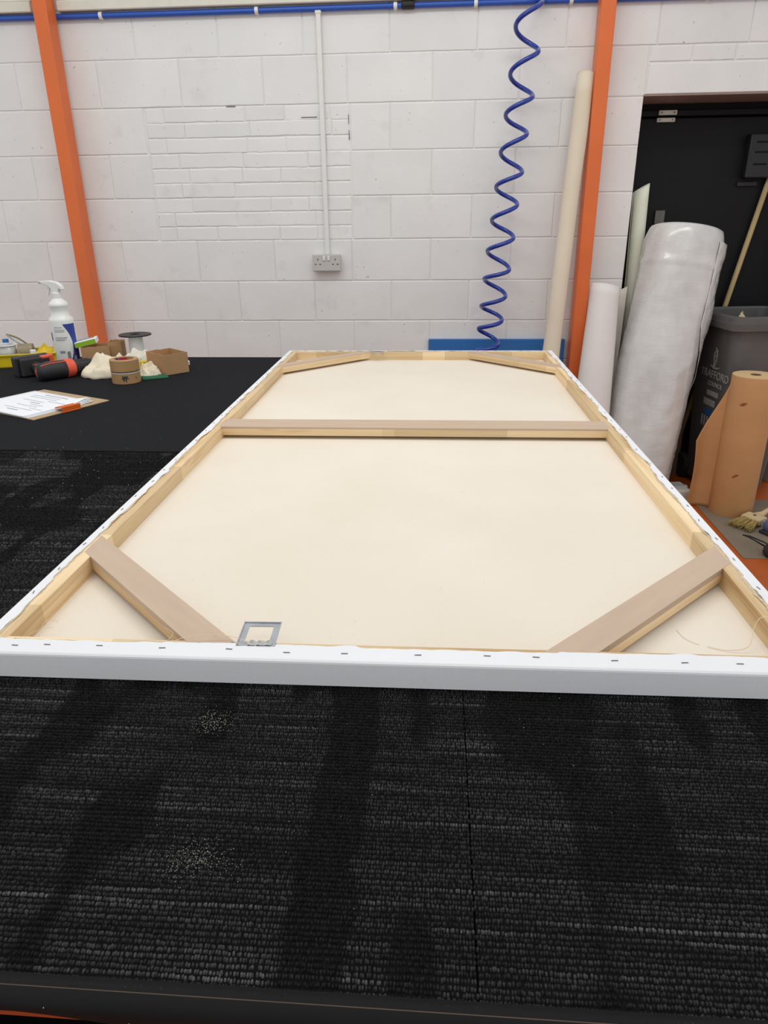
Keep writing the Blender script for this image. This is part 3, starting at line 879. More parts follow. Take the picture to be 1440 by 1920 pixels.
obj('rim', lathe(bmesh.new(), [(.037, .078), (.041, .078), (.041, .084), (.037, .084)], 24, closed=True), 'sheet', p)
p = thing('small_bottle', 'small white bottle with blue cap at the back of the yellow tray', 'bottle', tl(-.04, .06), TA)
obj('bottle_body', lathe(bmesh.new(), [(0, 0), (.018, 0), (.019, .07), (.012, .08), (0, .08)], 18), 'white_plastic', p, smooth=True)
obj('cap', lathe(bmesh.new(), [(.013, .078), (.013, .098), (0, .098)], 16), 'bin_blue', p)
p = thing('tape_reel', 'olive brown tape reel standing in the yellow tray', 'tape', tl(.045, .015, .004), TA)
bm = lathe(bmesh.new(), [(.018, -.03), (.040, -.03), (.040, .03), (.018, .03)], 28, 'X', closed=True)
obj('reel', bm, 'olive', p, (0, 0, .040))
p = thing('pliers', 'steel pliers with open handles leaning in the yellow tray', 'pliers', tl(.05, .03), TA + .05)
def loopy(s):
    return [(-.075 + .085 * k / 10, .0, .122 - .055 * k / 10 + s * .010 * math.sin(PI * k / 10)) for k in range(11)]
obj('handle', tube(bmesh.new(), loopy(1), .004, 8), 'olive', p, smooth=True); obj('handle', tube(bmesh.new(), loopy(-1), .004, 8), 'steel', p, smooth=True)
obj('jaw', tube(bmesh.new(), [(.008, 0, .068), (.03, 0, .045), (.055, 0, .020), (.075, 0, .004)], [.006, .010, .007, .003], 8), 'dark_metal', p, smooth=True)
o = obj('metal_ruler', B(-.12, .06, -.012, .012, 0, .006, .001), 'steel', loc=tl(-.03, -.062, .046), rot=(.2, 0, TA)); tag(o, 'flat metal bar lying along the front of the yellow tray', 'metal bar')
o = obj('bottle_cap', lathe(bmesh.new(), [(0, 0), (.013, 0), (.0125, .014), (.0105, .016), (0, .016)], 18), 'white_plastic', loc=tl(.085, -.055, .050)); tag(o, 'small white screw cap in the yellow tray', 'cap')

def rag(name, loc, sx, sy, hz, seed, mat, label, cat='rag', rough=1.0, rotz=0.0, fold=9):
    def f(u, v):
        a = 2 * PI * u; r = v
        ed = 1 + .18 * n1(math.cos(a) * 1.6 + seed, math.sin(a) * 1.6)
        x, y = math.cos(a) * r * ed, math.sin(a) * r * ed
        base = (1 - r ** 2.4)
        fo = abs(n1(x * 1.9 + seed, y * 1.9, seed * .7)) * 1.3 + .5 * abs(n1(x * 4.1 - seed, y * 4.1, 3.3 + seed))
        base = max(0.0, 1 - r ** 2) ** .8
        qa = x * math.cos(seed) + y * math.sin(seed) + .55 * n1(x * 1.3 + seed, y * 1.3, 1.0)
        qb = x * math.cos(seed + 1.4) + y * math.sin(seed + 1.4) + .6 * n1(x * 1.5 - seed, y * 1.5, 6.0)
        rid = 1 - abs(math.sin(qa * 3.4)) ** .7
        rid2 = 1 - abs(math.sin(qb * 4.6 + seed)) ** .8
        am = 1 - r ** 3
        z = hz * (base * .50 + am * rough * (.45 * rid + .30 * rid2) + .12 * am * n1(x * 5, y * 5, seed) + .10 * r * abs(n1(math.cos(a) * 2.4, math.sin(a) * 2.4, seed)))
        x += am * .16 * math.sin(qb * 4.6 + seed + .8); y += am * .14 * math.sin(qa * 3.4 + .7)
        return (x * sx, y * sy, max(.001, z))
    b = surf(bmesh.new(), f, 72, 26)
    bmesh.ops.remove_doubles(b, verts=b.verts[:], dist=1e-5)
    o = obj(name, b, mat, loc=loc, rot=(0, 0, rotz), smooth=True, recalc=True)
    so = o.modifiers.new('cloth', 'SOLIDIFY'); so.thickness = .0015; so.offset = 1
    tag(o, label, cat)
    return o
rag('cloth', tl(.135, -.01, .030), .055, .05, .045, 4.2, 'yellow_cloth', 'crumpled yellow cloth at the right end of the yellow tray', 'cloth')
rag('cotton_rag', (-1.335, 2.80, TZ), .118, .09, .078, 1.3, 'rag', 'crumpled cream cotton rag between the drill and the tape rolls')
rag('cotton_rag', (-1.292, 3.0, TZ), .085, .07, .085, 8.1, 'rag_grey', 'greyish white rag bunched in front of the wire spool', rough=.5)
rag('cotton_rag', (-1.165, 2.79, TZ), .045, .04, .05, 5.5, 'rag', 'small cream rag scrap behind the tape rolls by the little box')

# cordless drill lying on its side
DA = math.atan2(.86, .51) - .12
t = thing('cordless_drill', 'black and coral red cordless drill lying on its side', 'drill', (-1.505, 2.735, TZ), DA)
zc = .036
obj('motor_body', lathe(bmesh.new(), [(0, -.098), (.024, -.096), (.033, -.085), (.0355, -.06), (.0355, .0), (.034, .022), (0, .022)], 24, 'X'), 'rubber', t, (0, 0, zc), smooth=True)
c = obj('gear_collar', lathe(bmesh.new(), [(.0345, .016), (.037, .02), (.037, .042), (.032, .052), (0, .052)], 24, 'X'), 'tool_red', t, (0, 0, zc), smooth=False)
ch = obj('chuck', lathe(bmesh.new(), [(.030, .050), (.031, .056), (.031, .068), (.028, .070), (.0275, .115), (.025, .128), (.017, .136), (0, .136)], 24, 'X'), 'black_plastic', t, (0, 0, zc), smooth=False)
for k in range(12):
    a = 2 * PI * k / 12; obj('grip_rib', B(.074, .112, -.0016, .0016, .0268, .0285), 'rubber', ch, (0, 0, 0), (a, 0, 0))
for s in (-1, 1):
    obj('trim_stripe', tube(bmesh.new(), [(-.085, s * .020, zc + .0265), (-.05, s * .018, zc + .0312), (.0, s * .017, zc + .0315), (.018, s * .016, zc + .031)], .0024, 6), 'tool_red', t)
obj('trim_stripe', tube(bmesh.new(), [(-.094, 0, zc + .02), (-.0995, 0, zc), (-.094, 0, zc - .02)], .0024, 6), 'tool_red', t)
bm = tube(bmesh.new(), [(-.035, .02, zc), (-.040, .06, zc), (-.047, .10, zc), (-.05, .118, zc)], [.023, .020, .021, .026], 16)
hdl = obj('handle', bm, 'rubber', t, smooth=True)
obj('trigger', B(-.018, -.006, .036, .06, zc - .008, zc + .008, .003), 'tool_red', t)
obj('grip_stripe', tube(bmesh.new(), [(-.055, .03, zc + .017), (-.058, .06, zc + .014), (-.064, .10, zc + .015)], .002, 6), 'tool_red', hdl)
obj('battery_shoe', B(-.105, .025, .112, .135, .004, .075, .006, 2), 'rubber', t)
bt = obj('battery', B(-.115, .03, .136, .185, .0, .080, .006, 2), 'black_plastic', t)
obj('release_tab', B(.010, .028, .108, .150, .018, .080, .003), 'tool_red', bt)
obj('release_tab', B(-.02, .012, .110, .137, .066, .078, .003), 'tool_red', bt)

# packing tape: two rolls, one on the other
def tape(z, label):
    t = thing('tape_roll', label, 'tape', (-1.208, 2.668, TZ + z), .3, group='stacked brown tape rolls')
    h = .044
    obj('tape_winding', lathe(bmesh.new(), [(.0395, 0), (.053, 0), (.0545, .002), (.0545, h - .002), (.053, h), (.0395, h)], 40, closed=True), 'tape_brown', t)
    obj('core', lathe(bmesh.new(), [(.037, .001), (.0395, .001), (.0395, h + .0006), (.037, h + .0006)], 40, closed=True), 'card', t)
    return t
lo = tape(0, 'lower brown tape roll with a black splat mark on its side')
hi = tape(.047, 'upper brown tape roll stacked on top of the other')
obj('grey_wrap', lathe(bmesh.new(), [(.0545, .0395), (.0552, .0395), (.0552, .0445), (.0545, .0445)], 40, closed=True), 'clear', lo)
# black emblem: a blob with fronds
def on_side(a, z, r=.0549): return (r * math.cos(a), r * math.sin(a), z)
ea = math.atan2(-2.668, 1.208) - .3 - .10
def blob(a0, z0, da, dz, name='printed_mark'):
    def f(u, v): return on_side(ea + a0 + da * v * math.cos(2 * PI * u), z0 + dz * v * math.sin(2 * PI * u))
    obj(name, surf(bmesh.new(), f, 14, 2), 'label_dark', lo, recalc=False)
blob(0, .026, .13, .006); blob(-.16, .022, .10, .0028); blob(.16, .023, .10, .0028); blob(-.09, .016, .05, .005); blob(.06, .015, .045, .006); blob(-.15, .030, .06, .003); blob(.14, .030, .06, .003); blob(.8, .022, .03, .004)
for k, (a, m_, w_) in enumerate(((2.3, 'label_blue', .35), (2.8, 'sheet', .4), (1.3, 'label_red', .9))):
    def f(u, v, a=a, w_=w_): q = a + w_ * u; return (.0366 * math.cos(q), .0366 * math.sin(q), .024 + .018 * v)
    obj('core_print', surf(bmesh.new(), f, 10, 1), m_, hi, recalc=False)

# wire spool
t = thing('cable_spool', 'empty white spool with black flanges behind the rags', 'spool', (-1.335, 3.10, TZ))
for z in (0, .114):
    obj('flange', lathe(bmesh.new(), [(.012, z), (.069, z), (.0705, z + .002), (.0705, z + .004), (.069, z + .006), (.050, z + .0055), (.02, z + .0055), (.012, z + .006)], 36, closed=True), 'black_plastic', t)
obj('core', lathe(bmesh.new(), [(.030, .006), (.032, .06), (.030, .114)], 28), 'white_plastic', t, smooth=True)
obj('hub', lathe(bmesh.new(), [(.011, .117), (.02, .117), (.02, .122), (.011, .122)], 20, closed=True), 'rubber', t)

# little open cardboard box
def open_box(name, loc, rotz, w, d, h, label, mat='card', dips=True):
    t = thing(name, label, 'box', loc, rotz)
    th = .003
    def side(L, seed):
        b = bmesh.new()
        def top(u): return h - (.006 * abs(n1(u * 3 + seed, seed)) if dips else 0)
        n = 8
        for k in range(n):
            u0, u1 = k / n, (k + 1) / n
        poly = [(0, 0), (L, 0)] + [(L * (1 - k / n), top(1 - k / n)) for k in range(n + 1)]
        prism(b, poly, 0, th)
        bmesh.ops.rotate(b, verts=b.verts[:], cent=(0, 0, 0), matrix=Matrix.Rotation(PI / 2, 3, 'X'))
        return b
    obj('side_panel', side(w, 1.1), mat, t, (0, th, 0)); obj('side_panel', side(w, 2.7), mat, t, (0, d, 0))
    obj('side_panel', side(d - 2 * th, 3.9), mat, t, (0, th, 0), (0, 0, PI / 2)); obj('side_panel', side(d - 2 * th, 5.2), mat, t, (w + 0.0 + .0, th, 0), (0, 0, PI / 2))
    obj('bottom_panel', B(th, w - th, th, d - th, .0005, .0035), mat, t)
    return t
open_box('cardboard_box', (-1.095, 2.791, TZ), math.atan2(.076, .066), .105, .15, .082, 'small open cardboard box at the right end of the clutter')
t = open_box('cardboard_box', (-1.555, 3.02, TZ), math.radians(20), .115, .10, .075, 'small brown carton under the lime green packet')
t = thing('packet', 'flat lime green and white packet resting on a carton', 'packet', (-1.545, 3.07, TZ + .079), math.radians(18))
obj('packet_body', B(-.046, .046, -.04, .04, 0, .022, .002), 'sheet', t, rot=(.0, -.20, 0)); obj('green_front', B(-.045, .044, -.0412, -.040, .001, .021), 'lime', t, rot=(.0, -.20, 0)); obj('blue_top', B(-.042, .035, .0, .036, .0215, .0228), 'label_grey', t, rot=(.0, -.20, 0))
o = open_box('cardboard_box', (-1.462, 3.085, TZ), math.radians(12), .06, .07, .088, 'narrow brown carton beside the orange post foot')
o = obj('yellow_box', B(-.016, .016, -.012, .012, 0, .040, .002), 'yellow', loc=(-1.226, 2.895, TZ), rot=(0, 0, .2)); tag(o, 'tiny yellow box between the tape rolls and the open carton', 'box')
o = obj('scouring_pad', B(-.05, .05, -.035, .035, 0, .006, .002), 'green_pad', loc=(-1.125, 2.745, TZ), rot=(0, 0, .5)); tag(o, 'dark green pad under the rags beside the tape rolls', 'pad')
o = obj('white_cap', lathe(bmesh.new(), [(0, 0), (.012, 0), (.012, .014), (.009, .018), (0, .018)], 16), 'white_plastic', loc=(-1.085, 3.02, TZ)); tag(o, 'small white cap just right of the open carton', 'cap')

# clipboard with papers and an orange clip
A = Vector((-1.141, 2.355)); ud = Vector((-.50, -.866)).normalized(); wd = Vector((-.895, .445)).normalized()
CA = math.atan2(wd.y, wd.x)
t = thing('clipboard', 'brown hardboard clipboard lying at the left of the canvas', 'clipboard', (A.x, A.y, TZ), CA)
# local x runs along wd, local y: along -? (perp) -> choose so that +y is ud
sgn = 1 if Vector((-math.sin(CA), math.cos(CA))).dot(ud) > 0 else -1
def cl(x0, x1, y0, y1, z0, z1, bev=0): return B(x0, x1, min(sgn * y0, sgn * y1), max(sgn * y0, sgn * y1), z0, z1, bev)
obj('board', cl(0, .36, 0, .295, 0, .0035, .0008), 'board', t)
pt = thing('paper_sheets', 'stack of white printed sheets on the brown clipboard', 'papers', (A.x, A.y, TZ + .0036), CA - .02)
for k in range(4):
    dx, dy = .006 * k, .004 * (k % 2)
    def pf(u, v, k=k, dx=dx, dy=dy):
        x = .025 + dx + .31 * u; y = .045 + dy + .25 * v
        lift = .006 * max(0, 1 - u * 5) * max(0, 1 - v * 4) * (k + 1) / 2 + .0012 * k
        return (x, sgn * y, .0006 + lift)
    b = surf(bmesh.new(), pf, 14, 12, .0003 * (1 if sgn > 0 else -1)); obj('sheet', b, 'sheet', pt, smooth=True)
pr = random.Random(5)
for k in range(11):
    y = .075 + .018 * k; x0 = .06 + pr.uniform(0, .1); w_ = pr.uniform(.04, .16)
    obj('print_line', cl(x0, min(x0 + w_, .31), y, y + .0022, .0050, .0053), 'print_pale' if k % 5 else 'label_grey', pt)
q = thing('bulldog_clip', 'orange bulldog clip gripping the papers on the clipboard edge', 'clip', (A.x + ud.x * .155 + wd.x * .004, A.y + ud.y * .155 + wd.y * .004, TZ + .0005), math.atan2(ud.y, ud.x))
# local x along the board edge; local y towards the board or away
inn = 1 if Vector((-math.sin(math.atan2(ud.y, ud.x)), math.cos(math.atan2(ud.y, ud.x)))).dot(wd) > 0 else -1
sec = [(-.018, .0), (-.018, .018), (-.015, .021), (.022, .0125), (.022, .0105), (-.014, .018), (-.0155, .017), (-.0155, .0)]
b = bmesh.new(); prism(b, [(y * inn, z) for y, z in sec], -.034, .034)
bmesh.ops.transform(b, matrix=Matrix(((0, 0, 1, 0), (1, 0, 0, 0), (0, 1, 0, 0), (0, 0, 0, 1))), verts=b.verts[:])
obj('clip_body', b, 'clip_orange', q)
obj('clip_lip', tube(bmesh.new(), [(-.034, .021 * inn, .0128), (.034, .021 * inn, .0128)], .0022, 8), 'clip_orange', q)
obj('clip_lip', tube(bmesh.new(), [(-.034, -.0165 * inn, .0022), (.034, -.0165 * inn, .0022)], .0022, 8), 'clip_orange', q)

# ================================================================== THINGS BY THE WALL ON THE RIGHT
def roll_obj(name, p0, p1, r0, r1, mat, parent, turns=1.12, flare=0.0, slant=0.0, seg=44, nv=24, thick=.003, start=0.0, flarefn=None):
    """a sheet rolled into a loose tube from base p0 to top p1"""
    p0, p1 = Vector(p0), Vector(p1); ax = (p1 - p0); L = ax.length; ax.normalize()
    e1 = Vector((1, 0, 0)); e1 = (e1 - ax * e1.dot(ax)).normalized(); e2 = ax.cross(e1)
    def f(u, v):
        a = start + 2 * PI * turns * u
        r = (r0 + (r1 - r0) * v) * (1 - .10 * (1 - u))
        if u > .82: r += ((u - .82) / .18) ** 2 * (flare if flarefn is None else flarefn(v))
        s = L * v + slant * math.cos(a) * r * v
        return p0 + ax * s + e1 * (math.cos(a) * r) + e2 * (math.sin(a) * r)
    return obj(name, surf(bmesh.new(), f, seg, nv, thick), mat, parent, smooth=True)

t = thing('canvas_tube', 'tall cream roll of canvas leaning beside the orange post', 'canvas roll', (.592, 3.98, 0))
roll_obj('rolled_sheet', (0, 0, 0), (.137, .21, 2.215), .050, .040, 'cream_roll', t, 1.1, flarefn=lambda v: .004 + .012 * max(0, n1(v * 5, 2.0)), start=-.93)
b = lathe(bmesh.new(), [(.012, -.004), (.036, -.004), (.039, .0), (.034, .008), (.016, .012), (.012, .008)], 28, closed=True)
o = obj('roll_end', b, 'cream_end', t, (.1365, .2095, 2.212), (-.094, .062, 0), smooth=True)
b = lathe(bmesh.new(), [(.004, -.004), (.012, -.004), (.012, .010), (.004, .010)], 16, closed=True)
obj('roll_end', b, 'cream_roll', t, (.1365, .2095, 2.212), (-.094, .062, 0))

t = thing('paper_roll', 'wide loose roll of white paper standing right of the orange post', 'paper roll', (.848, 3.87, 0))
roll_obj('rolled_sheet', (0, 0, 0), (.070, .265, 1.195), .112, .072, 'white_paper', t, 1.25, start=-1.77, slant=-.12, flare=.015, thick=.001)
t = thing('paper_sheet', 'narrow curled off-white sheet between the paper roll and bubble wrap', 'paper', (.93, 4.12, 0))
def ps(u, v):
    x = -.035 + .10 * u * (1 - .25 * v); y = .02 * math.sin(PI * u * .9) + .19 * v
    return (x + .115 * v + .012 * math.sin(v * 4), y - .06 * v, 1.13 * v + .05 * u * v)
obj('curled_sheet', surf(bmesh.new(), ps, 16, 30, .001), 'grey_paper', t, smooth=True)
def ps2(u, v):
    x = .02 + .05 * u * (1 - .6 * v); y = -.02 + .03 * u * u + .12 * v
    return (x + .085 * v, y, .90 * v)
obj('curled_sheet', surf(bmesh.new(), ps2, 12, 24, .001), 'grey_paper', t, smooth=True)

t = thing('paper_tube', 'pale cream paper tube with slanted top in front of the black door', 'paper tube', (1.165, W + .105, 0))
roll_obj('rolled_sheet', (0, 0, 0), (-.042, .0, 1.69), .040, .041, 'green_paper', t, 1.15, slant=.55, start=2.2, flare=.006, thick=.0012)

# bubble wrap
t = thing('bubble_wrap_roll', 'thick tall roll of clear bubble wrap leaning in the doorway', 'bubble wrap', (1.14, 3.96, 0))
p0, p1 = Vector((0, 0, .035)), Vector((.207, .265, 1.475))
ax = (p1 - p0); L = ax.length; ax.normalize()
e1 = Vector((1, 0, 0)); e1 = (e1 - ax * e1.dot(ax)).normalized(); e2 = ax.cross(e1)
R = .207
def bw(u, v):
    a = 2 * PI * u
    if v < .03: r, s = R * (.30 + .70 * (v / .03)), 0.0
    elif v > .97:
        k = (v - .97) / .03; r, s = R * (1 - .9 * k), L
        s = L - .0 + .004 * k
    else:
        k = (v - .03) / .94; s = L * k; r = R
        r *= 1 - .10 * max(0, (k - .94) / .06) ** 2 - .03 * max(0, (.05 - k) / .05)
        r += .004 * n1(math.cos(a) * 2, math.sin(a) * 2, k * 5) + .0025 * n1(a * 3, k * 26.0) * (1 if k > .05 else 0)
        r += .0035 * max(0, math.sin(k * 60)) * (1 if .86 < k < .93 else 0)
    return p0 + ax * s + e1 * (math.cos(a) * r) + e2 * (math.sin(a) * r)
b = surf(bmesh.new(), bw, 96, 120); bmesh.ops.remove_doubles(b, verts=b.verts[:], dist=1e-5)
obj('wound_film', b, 'bubble', t, smooth=True)
# loose outer turn hanging away on the right
def bflap(u, v):
    lo_ = .36 + .30 * (1 - u) ** 1.5
    k = lo_ + (.955 - lo_) * v
    a = -.85 + 1.35 * u
    open_ = u ** 1.6
    r = R + .006 + open_ * (.010 + .045 * math.exp(-((k - .70) / .08) ** 2) + .030 * math.exp(-((k - .93) / .05) ** 2) + .014 * n1(k * 9, 2.0))
    r += .003 * n1(u * 8, k * 30)
    return p0 + ax * (L * k) + e1 * (math.cos(a) * r) + e2 * (math.sin(a) * r)
obj('loose_film', surf(bmesh.new(), bflap, 40, 60, .002), 'bubble', t, smooth=True)

# wheeled bin
BA = math.radians(8)
BZ = 1.045
bin_c = (1.772, 4.215)
t = thing('wheeled_bin', 'grey plastic wheeled bin with a faded council print', 'bin', (bin_c[0], bin_c[1], 0), BA)
hw, hd_ = .225, .245
def bring(s, z, r=.05, n=5):
    """rounded rectangle ring"""
    out = []
    for (cx_, cy_, a0) in ((1, 1, 0), (-1, 1, PI / 2), (-1, -1, PI), (1, -1, 1.5 * PI)):
        for k in range(n + 1):
            a = a0 + PI / 2 * k / n
            out.append((cx_ * (hw * s - r) + r * math.cos(a), cy_ * (hd_ * s - r) + r * math.sin(a), z))
    return out
b = bmesh.new()
rings = [bring(.70, .05), bring(.74, .10), bring(.80, .45), bring(.88, .80), bring(.93, BZ - .055), bring(.99, BZ - .05), bring(1.0, BZ - .045)]
rings = [bring(.70, .04), bring(.72, .06), bring(.78, .35), bring(.86, .75), bring(.925, BZ - .05), bring(.925, BZ - .01), bring(.90, BZ - .01), bring(.84, .75), bring(.70, .10)]
vr = [[b.verts.new(p) for p in r_] for r_ in rings]
for r0_, r1_ in zip(vr, vr[1:]):
    n_ = len(r0_)
    for k in range(n_): b.faces.new((r0_[k], r0_[(k + 1) % n_], r1_[(k + 1) % n_], r1_[k]))
b.faces.new(vr[0][::-1]); b.faces.new(vr[-1])
o = obj('bin_body', b, 'bin', t); sharp(o, 30)
b = bmesh.new()
rings = [bring(.905, BZ - .01), bring(.93, BZ - .068), bring(1.05, BZ - .072), bring(1.06, BZ - .035), bring(1.045, BZ - .033), bring(1.04, BZ - .006), bring(1.0, BZ), bring(.93, BZ), bring(.905, BZ - .01)]
vr = [[b.verts.new(p) for p in r_] for r_ in rings]
for r0_, r1_ in zip(vr, vr[1:]):
    n_ = len(r0_)
    for k in range(n_): b.faces.new((r0_[k], r0_[(k + 1) % n_], r1_[(k + 1) % n_], r1_[k]))
bmesh.ops.remove_doubles(b, verts=b.verts[:], dist=1e-5)
o = obj('rim', b, 'bin', t); sharp(o, 30)
for s in (-1, 1):
    bm = lathe(bmesh.new(), [(0, -.02), (.07, -.02), (.08, -.012), (.08, .012), (.07, .02), (0, .02)], 24, 'X'); obj('wheel', bm, 'rubber', t, (s * .165, .20, .08))
obj('recess_panel', B(-.10, .13, -.206, -.196, .55, .86, .004), 'bin', t, rot=(0.0, 0, 0))
# print on the left side: plane through the tapered side
sl = math.atan2((.925 - .86) * hw, (BZ - .05 - .75))
def on_left(y, z):
    y -= .045
    z -= .075
    s = .78 + (.86 - .78) * (z - .35) / .40 if z < .75 else .86 + (.925 - .86) * (z - .75) / (BZ - .80)
    return Vector((-hw * s - .0015, y, z))
def side_decal(name, poly, mat):
    b = bmesh.new()
    f = [b.verts.new(on_left(y, z)) for y, z in poly]; g_ = [b.verts.new(on_left(y, z) + Vector((.002, 0, 0))) for y, z in poly]
    b.faces.new(f); n_ = len(f)
    for k in range(n_): b.faces.new((f[k], f[(k + 1) % n_], g_[(k + 1) % n_], g_[k]))
    return obj(name, b, mat, t)
me = text_mesh('TRAFFORD', .062)
for v_ in me.vertices:
    x, y, z = v_.co
    q_ = on_left(-.012 - x, .775 + y); v_.co = (q_.x - z, q_.y, q_.z)
mobj('lettering', me, 'bin_light', t)
me = text_mesh('COUNCIL', .036)
for v_ in me.vertices:
    x, y, z = v_.co
    q_ = on_left(-.03 - x, .722 + y); v_.co = (q_.x - z, q_.y, q_.z)
mobj('lettering', me, 'bin_light', t)
def ribbon(pts, w0, mat='bin_light'):
    """flat stroke on the bin side"""
    L_, R_ = [], []
    for i, (y, z) in enumerate(pts):
        a = pts[max(i - 1, 0)]; c_ = pts[min(i + 1, len(pts) - 1)]
        d = Vector((c_[0] - a[0], c_[1] - a[1])).normalized(); n_ = Vector((-d.y, d.x)) * w0 * (math.sin(PI * (i + .6) / (len(pts) + .2)) * .8 + .2)
        L_.append((y + n_.x, z + n_.y)); R_.append((y - n_.x, z - n_.y))
    for i in range(len(pts) - 1): side_decal('emblem', [L_[i], L_[i + 1], R_[i + 1], R_[i]], mat)
ribbon([(.010 + .036 * math.cos(a) * (1 - .1 * k), .875 + .055 * math.sin(a)) for k, a in enumerate([PI * (.55 + 1.25 * i / 9) for i in range(10)])], .006)
ribbon([(-.012 + .026 * math.cos(a), .872 + .045 * math.sin(a)) for a in [PI * (-.45 + 1.1 * i / 8) for i in range(9)]], .005)
ribbon([(.0 + .016 * math.cos(a), .862 + .02 * math.sin(a)) for a in [2 * PI * i / 9 for i in range(9)]], .004)
ribbon([(.045 - .10 * i / 6, .825 - .010 * math.sin(PI * i / 6)) for i in range(7)], .005)
side_decal('sticker', [(.05, .655), (-.075, .655), (-.075, .683), (.05, .683)], 'bin_light')
side_decal('sticker', [(.075, .595), (-.05, .595), (-.05, .632), (.075, .632)], 'bin_light')
side_decal('sticker', [(.05, .535), (-.02, .535), (-.02, .578), (.05, .578)], 'bin_blue')
for k in range(3): side_decal('sticker', [(.078 - .03 * k, .47), (.064 - .03 * k, .47), (.064 - .03 * k, .53), (.078 - .03 * k, .53)], 'bin_light')
# scrap in the bin, pole behind
o = rag('wood_scrap', (1.665, 4.085, BZ - .06), .03, .025, .10, 3.0, 'brush_wood', 'pale scrap poking out of the grey bin', 'scrap', rough=.3)
p = thing('bin_liner', 'dark grey rubbish filling the grey bin', 'rubbish', (bin_c[0], bin_c[1], BZ - .12), BA)
def rub(u, v): return (-.185 + .37 * u, -.195 + .39 * v, .035 * n1(u * 4, v * 4, 1) + .02 * n1(u * 9, v * 9, 5) + .04)
obj('rubbish_heap', surf(bmesh.new(), rub, 20, 20, .01), 'bin', p, smooth=True)
t = thing('wooden_pole', 'thin wooden broom pole leaning on the door behind the bin', 'pole', (1.535, 4.495, 0))
obj('shaft', tube(bmesh.new(), [(0, .0, .0), (.332, .022, 1.80)], .0145, 14), 'stick', t, smooth=True)

# brown paper roll with a loose leading edge
t = thing('kraft_paper_roll', 'standing roll of brown kraft paper with a loose hanging edge', 'paper roll', (1.672, 3.80, .004), .0)
Hk, Rk = .768, .112
obj('wound_paper', lathe(bmesh.new(), [(.026, 0), (Rk, 0), (Rk + .001, .003), (Rk + .001, Hk - .003), (Rk, Hk), (.026, Hk), (.026, Hk - .05), (.026, .05)], 56, closed=True), 'kraft', t, smooth=False)
sharp(t.children[0], 40)
obj('roll_end', lathe(bmesh.new(), [(.027, Hk), (Rk - .001, Hk), (Rk - .001, Hk + .0012), (.027, Hk + .0012)], 48, closed=True), 'kraft_end', t)
obj('core', lathe(bmesh.new(), [(.021, .0), (.0262, .0), (.0262, Hk + .002), (.021, Hk + .002)], 32, closed=True), 'card_dark', t)
def kf(u, v):
    # leaves the roll on its left side; the top corner is cut back on a slant
    zt = Hk * (.86 - .62 * max(0, u - .12) ** .75 * (1 if u > .12 else 0))
    zt = Hk * (.93 - .42 * u ** .8)
    z = zt * v
    wob = .014 * math.sin(v * 3.0) * u
    return (-Rk * .93 - .115 * u + wob - .012 * u * u, .04 - .02 * u + .05 * math.sin(PI * u * .8), z)
obj('loose_edge', surf(bmesh.new(), kf, 22, 26, .0012), 'kraft', t, smooth=True)
vd = math.atan2(-3.80, -1.672)
for a, z, s in ((-.28, .63, 1.0), (-.05, .24, .9)):
    def mk(u, v, a=a, z=z, s=s):
        q = vd + a + .16 * s * (v * math.cos(2 * PI * u)); return ((Rk + .0016) * math.cos(q), (Rk + .0016) * math.sin(q), z + .008 * s * v * math.sin(2 * PI * u) * (1 + .8 * n1(u * 7, z * 9)) + .012 * v * math.cos(2 * PI * u) * (.5 + n1(z * 5, 2.0)))
    obj('scuff', surf(bmesh.new(), mk, 16, 2), 'kraft_mark', t, recalc=False)

# floor board, brush and the bits beside it
o = obj('floor_board', B(0, .85, 0, .78, 0, .004, .001), 'mat', loc=(1.512, 3.19, 0)); tag(o, 'thin grey brown board lying on the orange floor', 'board')
t = thing('paste_brush', 'wide wooden paste brush with pale bristles on the floor', 'brush', (1.70, 3.60, .004), math.radians(38))
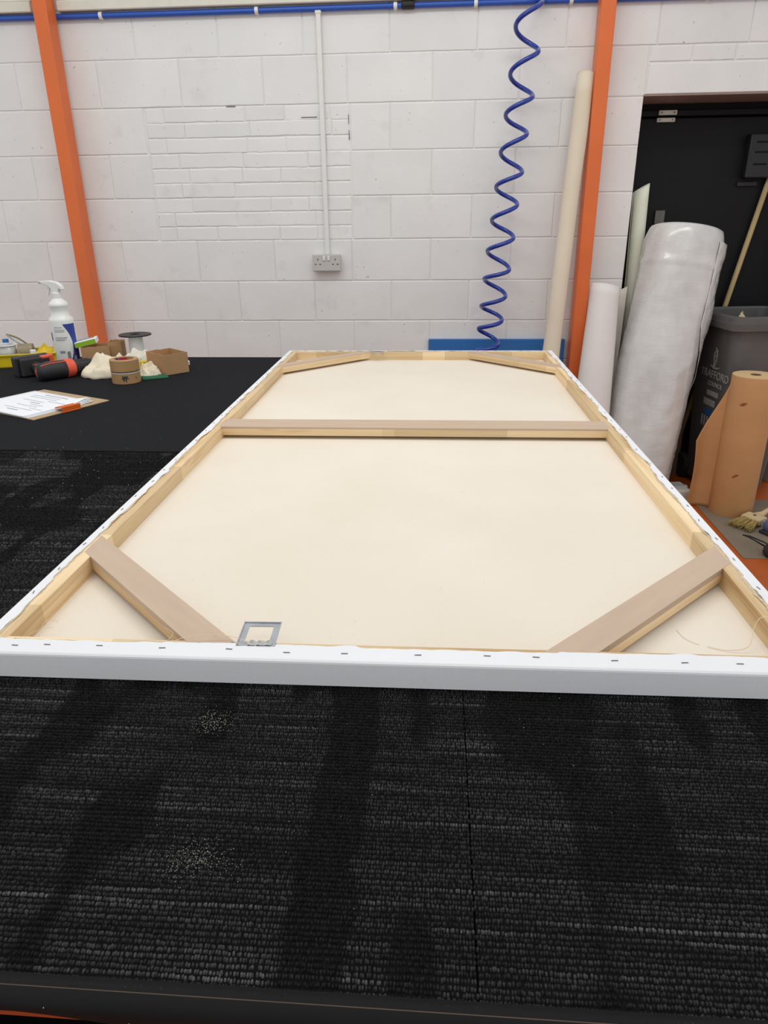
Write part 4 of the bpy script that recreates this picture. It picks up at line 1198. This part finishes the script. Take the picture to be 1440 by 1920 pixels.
# local x towards the handle
b = bmesh.new(); rg = random.Random(3)
for k in range(150):
    y = rg.uniform(-.05, .05); z = rg.uniform(.012, .040)
    fx_, fy_, fz_ = -.10 + rg.uniform(-.012, .014), y * 1.35 + rg.gauss(0, .005), max(.003, z * .55 + rg.gauss(0, .006))
    tube(b, [(.0, y * .9, z), ((-.05), y * 1.1, z * .85), (fx_, fy_, fz_)], [.0022, .0026, .0012], 4)
o = obj('bristles', b, 'bristle', t); o['kind'] = 'stuff'
fb = obj('brush_block', B(-.005, .075, -.055, .055, .008, .046, .010, 2), 'brush_wood', t)
obj('rivet', lathe(bmesh.new(), [(0, 0), (.009, 0), (.008, .003), (0, .003)], 14), 'dark_metal', fb, (.038, 0, .046))
obj('handle', tube(bmesh.new(), [(.07, 0, .027), (.11, 0, .034), (.17, 0, .045), (.24, 0, .055)], [.030, .016, .0125, .015], 14), 'brush_wood', t, smooth=True)
t = thing('power_tool', 'blue and black tool lying beside the paste brush', 'tool', (1.79, 3.50, .004), .5)
obj('tool_body', lathe(bmesh.new(), [(0, -.07), (.03, -.065), (.042, -.03), (.042, .05), (.03, .08), (0, .085)], 20, 'X'), 'shoe_blue', t, (0, 0, .045), smooth=True)
obj('tool_base', B(-.075, .08, -.04, .04, 0, .018, .004), 'rubber', t)
for k in range(4): obj('vent_slot', B(-.055 + .022 * k, -.046 + .022 * k, -.046, .046, .028, .064, .002), 'label_grey', t)
t = thing('sanding_block', 'black rubber tool with a cord loop at the board corner', 'tool', (1.668, 3.215, .004), .2)
obj('body', lathe(bmesh.new(), [(0, 0), (.045, 0), (.056, .015), (.054, .04), (.036, .062), (0, .068)], 24), 'rubber', t, smooth=True)
obj('cord_loop', tube(bmesh.new(), [(-.02, .05, .03), (-.055, .075, .05), (-.085, .10, .065), (-.075, .155, .05), (-.03, .17, .035), (.02, .12, .02), (.03, .05, .02)], .004, 8), 'black_plastic', t, smooth=True)

# dark card and offcuts leaning between bubble wrap and bin
t = thing('cardboard_sheet', 'dark brown cardboard sheet standing between bubble wrap and bin', 'cardboard', (1.47, 4.40, 0), .15)
def cs(u, v): return (-.10 + .20 * u, .04 * v + .006 * math.sin(u * 5), .70 * v)
obj('sheet', surf(bmesh.new(), cs, 8, 8, .005), 'card_dark', t)
t = thing('timber_offcut', 'rough brown timber length leaning against the grey bin', 'timber', (1.42, 4.20, 0))
obj('length', tube(bmesh.new(), [(0, 0, 0), (.075, .05, .90)], .02, 4), 'card_dark', t)
t = thing('wrapped_bundle', 'pale wrapped bundle on the floor beneath the bubble wrap', 'bundle', (1.435, 4.0, 0), .12)
obj('bundle', B(-.055, .055, -.08, .08, 0, .075, .015, 3), 'grey_paper', t)
obj('band', B(-.057, .057, -.015, .015, 0, .078, .004), 'grey_plastic_light', t)
